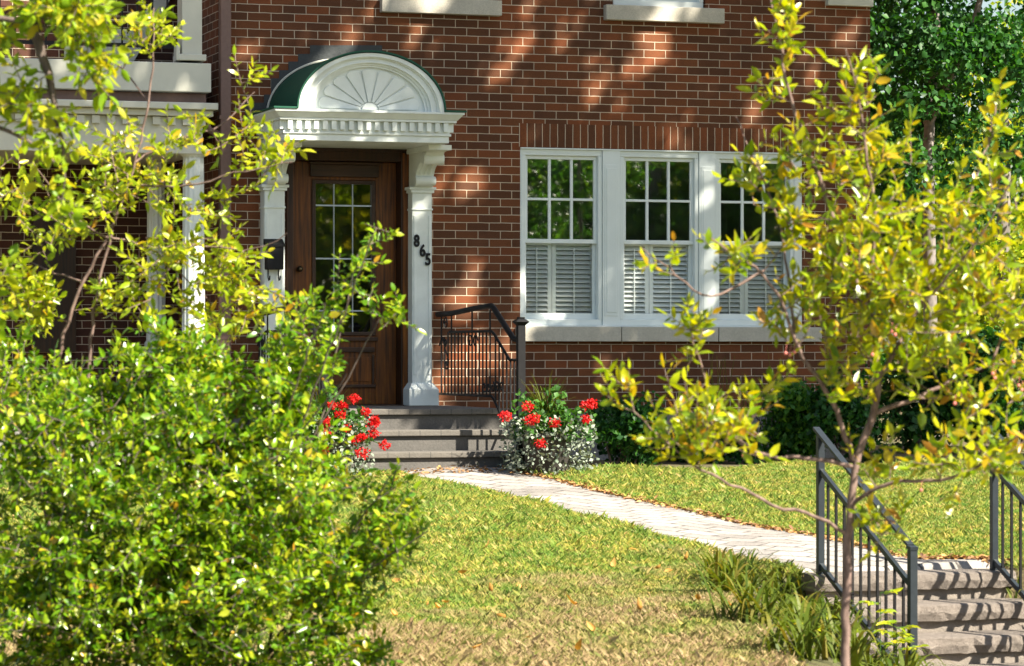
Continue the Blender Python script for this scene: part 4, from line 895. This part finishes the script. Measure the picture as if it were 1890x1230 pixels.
for k, (px, d, top, mt, lb) in enumerate(((1690, 28.0, 650, 'dark', 'dark evergreen hedge bush next to the house corner'), (1800, 28.5, 600, 'dark', 'tall dark hedge bush at the right end of the bed'), (1890, 29, 560, 'dark', 'dark bush cut by the right edge of the picture'))):
    c_ = atd(px, 860, d); bz = H-d*(top-650)/FPX
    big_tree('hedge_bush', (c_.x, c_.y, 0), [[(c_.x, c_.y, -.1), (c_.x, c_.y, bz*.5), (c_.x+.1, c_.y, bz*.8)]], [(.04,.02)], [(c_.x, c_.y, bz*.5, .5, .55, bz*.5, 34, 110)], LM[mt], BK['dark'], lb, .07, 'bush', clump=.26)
for k, (x, y, z, rr) in enumerate(((12, 22, 3.0, 4.5), (20, 26, 3.5, 5), (15, 34, 5, 6))):
    big_tree('distant_tree', (x, y, 0), [[(x, y, -.1), (x, y, z), (x+.3, y, z+2)]], [(.25,.1)], [(x, y, z, rr, 3, z*1.0, 60, 130)], LM['back'], BK['grey'], ('leafy tree standing farther back behind the garden trees', 'broad tree far behind the right edge', 'tallest tree at the very back')[k], .22, clump=1.0)

# ------------------------------------------------------------------ trees outside the frame: they shade the wall and are mirrored in the panes
def along(p, t): return (p[0]+sund.x*t, p[1]+sund.y*t, p[2]+sund.z*t)
tx, ty = 11.5, -5.0
LIT = [(465,93,15,16),(553,58,12,14),(641,60,24,26),(772,62,20,24),(781,132,14,18),(965,85,14,18),(940,112,14,16),(905,145,16,18),(1040,70,14,26),(990,12,18,18),(1100,105,16,18),(1104,165,12,22),(1145,195,14,28),(1215,88,26,34),(1150,120,30,8),
 (1300,172,12,12),(1395,200,12,30),(1240,250,28,18),(876,312,22,12),(850,345,30,22),(866,450,14,22),(884,490,18,14),(845,550,30,28),(862,655,50,42),(925,660,32,30),(790,740,30,34),(501,545,14,48),(1300,320,12,45),(1310,520,12,35),(985,590,16,12),(1048,582,30,8),
 (963,500,5,70),(960,612,16,14),(765,10,45,12),(1230,22,50,12),(600,112,28,14),(1110,680,28,20),(1045,520,30,36),(1180,500,26,30),(650,725,26,22),(745,690,10,50),(745,430,8,50),(1090,20,12,12),(700,20,14,14),(1490,120,18,30),(1560,60,20,16)]
LITC = [(690,190,22,18),(690,240,40,16),(575,150,14,16),(760,150,10,14)]          # where the sun reaches the canopy front
LITS = [(830,800,36,22),(880,850,40,16),(740,868,40,10)]
n = 46000; px_ = rng.uniform(-80, 2050, n); py_ = rng.uniform(-90, 1180, n)
k = ~((px_ > 1640) & (py_ < 420)) & ~((px_ < 395) & ((py_ > 420) | (rng.random(n) < .4))); px_, py_ = px_[k], py_[k]; n = len(px_); tt = rng.uniform(8.8, 12.2, n)
a_ = (px_-945)/FPX; d_ = D0*cY/(cY-a_*sY); W = np.stack([d_*(a_*cY+sY)-D0*sY, np.zeros(n), H-d_*(py_-650)/FPX], 1)
ok = np.ones(n, bool)  # unseen crown shaped for its shadow: leaves left out where sun patches fall
for x, y, rx, ry in LIT: ok &= ((px_-x)/(rx*1.2+8))**2+((py_-y)/(ry*1.25+8))**2 > 1
sv = np.array(sund)
def onplane(Yp):
    q_ = W+sv*(Yp/sv[1]); dx, dy = q_[:, 0]-CAMX, q_[:, 1]-CAMY; d = dx*sY+dy*cY; u = dx*cY-dy*sY
    return 945+FPX*u/d, 650-FPX*(q_[:, 2]-H)/d
for lst, Yp in ((LITC, -.92), (LITS, -1.7)):
    qx, qy = onplane(Yp)
    for x, y, rx, ry in lst: ok &= ((qx-x)/(rx*1.15+7))**2+((qy-y)/(ry*1.15+7))**2 > 1
P = (W+sv*tt[:, None])[ok]
sm2 = empty('shade_maple', (tx, ty, 0), 'tall unseen maple beyond the right edge, its leaves arranged to dapple the brick wall with shade', 'tree')
polys = [[(tx, ty, -.1), (tx, ty, 4), (tx-.3, ty-.4, 8), (tx-2, ty-.9, 10)]]+[[(tx, ty, 4+i*.7), (tx-3, ty-.8, 7.5+i*.6), tuple(P[rng.integers(len(P))]), ] for i in range(8)]
V, F = tubes_np([resample(p, .3) for p in polys], [np.linspace(a, b, len(resample(p, .3))) for p, (a, b) in zip(polys, [(.25,.1)]+[(.06,.015)]*8)], 8); npmesh('trunk', V, [F], BK['grey'], sm2, True)
simple_leaves('foliage', P, .15, LM['back'], sm2, .7)
for k, (x, y, z, rr) in enumerate(((-1, -33, 3.6, 3.6), (6, -31, 3.4, 3.4), (12.5, -30, 3.8, 3.6), (19, -28, 3.6, 3.4), (9, -34, 4.4, 3.6), (15.8, -33, 4.4, 3.8))):
    big_tree('street_tree', (x, y, LOW), [[(x, y, LOW), (x, y, z), (x+.3, y, z+2)]], [(.2,.08)], [(x, y, z, rr, 2.4, z*1.0, 130, 90), (x+1, y-3, z*.6, rr*1.2, 1.5, z*.6, 60, 100)], LM['maple' if k % 2 else 'back'], BK['grey'], 'street tree across the road mirrored in the window panes, number %s from the left'.replace('number %s', ('first', 'second', 'fourth', 'last', 'third', 'fifth')[k]), .2, clump=.8, group='street trees across the road')

big_tree('yard_tree', (4.7, -11.6, gzf(4.7, -11.6)), [[(4.7, -11.6, -.6), (4.7, -11.6, 2), (4.6, -11.5, 4.2)]], [(.05,.02)], [(4.6, -11.5, 3.2, 1.2, .9, 1.2, 46, 60)], LM['back'], BK['grey'], 'small yard tree right of the picture whose leaves show in the left window panes', .075, clump=.3)
# ------------------------------------------------------------------ planted banks by the garden steps
def lily(x, y, n, h, label, spread=.5, mat='lily'):
    z = gzf(x, y); m = MB()
    for k in range(n):
        a = rng.uniform(0, 6.28); l = h*rng.uniform(.6, 1.2); re = spread*rng.uniform(.4, 1.3); bx, by = x+rng.normal()*.06, y+rng.normal()*.06; w_ = rng.uniform(.006, .012); A, B = [], []
        for u in np.linspace(0, 1, 9):
            q_ = (bx+math.cos(a)*re*l*u, by+math.sin(a)*re*l*u, z-.02+l*(u*1.15-u**2.4*(.35+.7*re))); ww = w_*(1-u**2*.95)
            A.append((q_[0]-math.sin(a)*ww, q_[1]+math.cos(a)*ww, q_[2])); B.append((q_[0]+math.sin(a)*ww, q_[1]-math.cos(a)*ww, q_[2]))
        m.strip(A, B)
    return m.build('daylily_clump', LM[mat], label=label, cat='plant', group='daylilies on the banks')
spots = [(-1.62,-8.72,'uppermost, near the lawn edge'),(-1.35,-8.85,'beside the top of the left steel railing'),(-1.9,-9.5,'in the middle of the left bank'),(-1.5,-9.35,'halfway down behind the thin trunk'),(-1.75,-10.1,'low in the middle of the bank'),(-2.15,-10.4,'at the lawn edge low on the bank'),(-1.2,-9.05,'just left of the top balusters'),(-1.22,-9.6,'next to the lower balusters'),(-1.95,-11.0,'lowest, at the bottom of the picture'),(-1.5,-10.7,'at the foot of the left steel railing'),(-1.72,-9.05,'under the overhanging turf'),(-1.35,-10.15,'touching the lower railing post'),(-2.3,-11.3,'at the bottom edge left of the trunk')]
for x, y, t in spots: lily(x, y, 60, .34 if y > -9.4 else .44, 'arching daylily clump on the left bank, '+t, .75)
for x, y, t in ((.25,-8.75,'by the top post'),(.38,-9.2,'halfway down'),(.5,-9.7,'lowest of the three'),): lily(x, y, 55, .40, 'arching daylily clump right of the garden steps, '+t)
def seedling(px, py, d, h_px, label):
    p = atd(px, py, d); g0 = Vector((p.x, p.y, gzf(p.x, p.y))); r = empty('seedling', g0, label, 'plant'); top = p+Vector((0, 0, h_px*d/FPX))
    polys = [[g0, p, top]]; LP, LD = [], []
    for k in range(6):
        b = np.array(p.lerp(top, k/5)); a = k*2.4; dv = np.array([math.cos(a), math.sin(a)*.6, .15]); ln = .13*(1-k*.09); polys.append([b, b+dv*ln])
        for i in range(4):
            for s_ in (-1, 1): LP.append(b+dv*ln*(i+1)/4); LD.append(dv*.5+np.cross(dv, [0, 0, 1])*s_)
        LP.append(b+dv*ln); LD.append(dv)
    V, F = tubes_np([resample(q_, .04) for q_ in polys], [np.linspace(.004, .0015, len(resample(q_, .04))) for q_ in polys], 5); npmesh('stem', V, [F], LM['ger'], r, True)
    leaf_cloud('foliage', LP, LD, .055, .026, LM['young'], r, up=1.2)
seedling(1625, 1190, 15.9, 95, 'yellow green seedling with paired leaflets by the lower railing post')
seedling(1655, 1200, 15.6, 40, 'short seedling at the foot of the lower railing post')
seedling(1500, 1200, 15.2, 60, 'leafy seedling left of the thin trunk')
# fallen leaves
FL = {(1067,1127): 'wide yellow orange fallen leaf alone low in the middle of the lawn', (1262,1046): 'upright orange fallen leaf nearest the plants on the bank', (1057,998): 'fallen leaf farthest up the lawn', (745,1225): 'fallen leaf at the bottom edge beside the shrub', (890,1025): 'small fallen leaf on the green grass right of the shrub tips', (1350,1130): 'fallen leaf nearest the shaded bank'}
me = None
k = 0
for (px, py) in ((1067,1127),(1262,1046),(1232,1026),(1208,1062),(1226,1068),(830,1125),(788,1130),(815,1135),(735,1150),(745,1225),(905,1105),(960,1100),(1130,1060),(1100,1180),(1290,1120),(890,1025),(1160,1025),(1057,998),(1350,1130),(975,1190),(1180,1140),(845,1070),(1065,1215),(935,1155),(1240,1190),(740,1085),(870,1210),(1010,1060)):
    p = on_ground(px, py)
    fl_ = leaf_cloud('fallen_leaf', [(0, 0, 0)], [(1, .2, .1)], .052*rng.uniform(.7, 1.25), .036, LM['fallen'], None, up=2, fold=.5, droop=-.5)
    fl_.location = (p.x, p.y, p.z+.04); fl_.rotation_euler = (rng.uniform(-.5, .5), rng.uniform(-.4, .3), rng.uniform(0, 6.28)); tag(fl_, FL.get((px, py), 'curled orange fallen leaf lying on the lawn'), 'fallen leaf', 'fallen leaves on the lawn')
n = 1500; t = rng.integers(0, 59, n); f_ = rng.normal(size=n)*.03; P = FE[t]+(FE[np.minimum(t+1, 59)]-FE[t])*rng.random((n, 1)); dv = FE-NE; dv /= np.linalg.norm(dv, axis=1, keepdims=True)
P = P+dv[t]*f_[:, None]; n2 = 260; Q2 = np.stack([rng.uniform(NE[0, 0]-.3, FE[0, 0]+.1, n2), rng.uniform(-2.55, -2.15, n2), np.zeros(n2)], 1); P = np.concatenate([P, Q2]); P[:, 2] = gz(P[:, 0], P[:, 1])+.022
P[:, 2] += rng.uniform(0, .012, len(P))
lt = leaf_cloud('leaf_litter', P, rng.normal(size=(len(P), 3))*np.array([1, 1, .15]), .04*rng.uniform(.4, 1.4, len(P)), .025, leaf_mat('litter', [(0, (.12,.06,.03)), (.5, (.30,.15,.06)), (1, (.5,.28,.09))], .7, .1), None, up=1.5); tag(lt, 'dry brown leaf litter along the far edge of the path', 'leaf litter', kind='stuff')
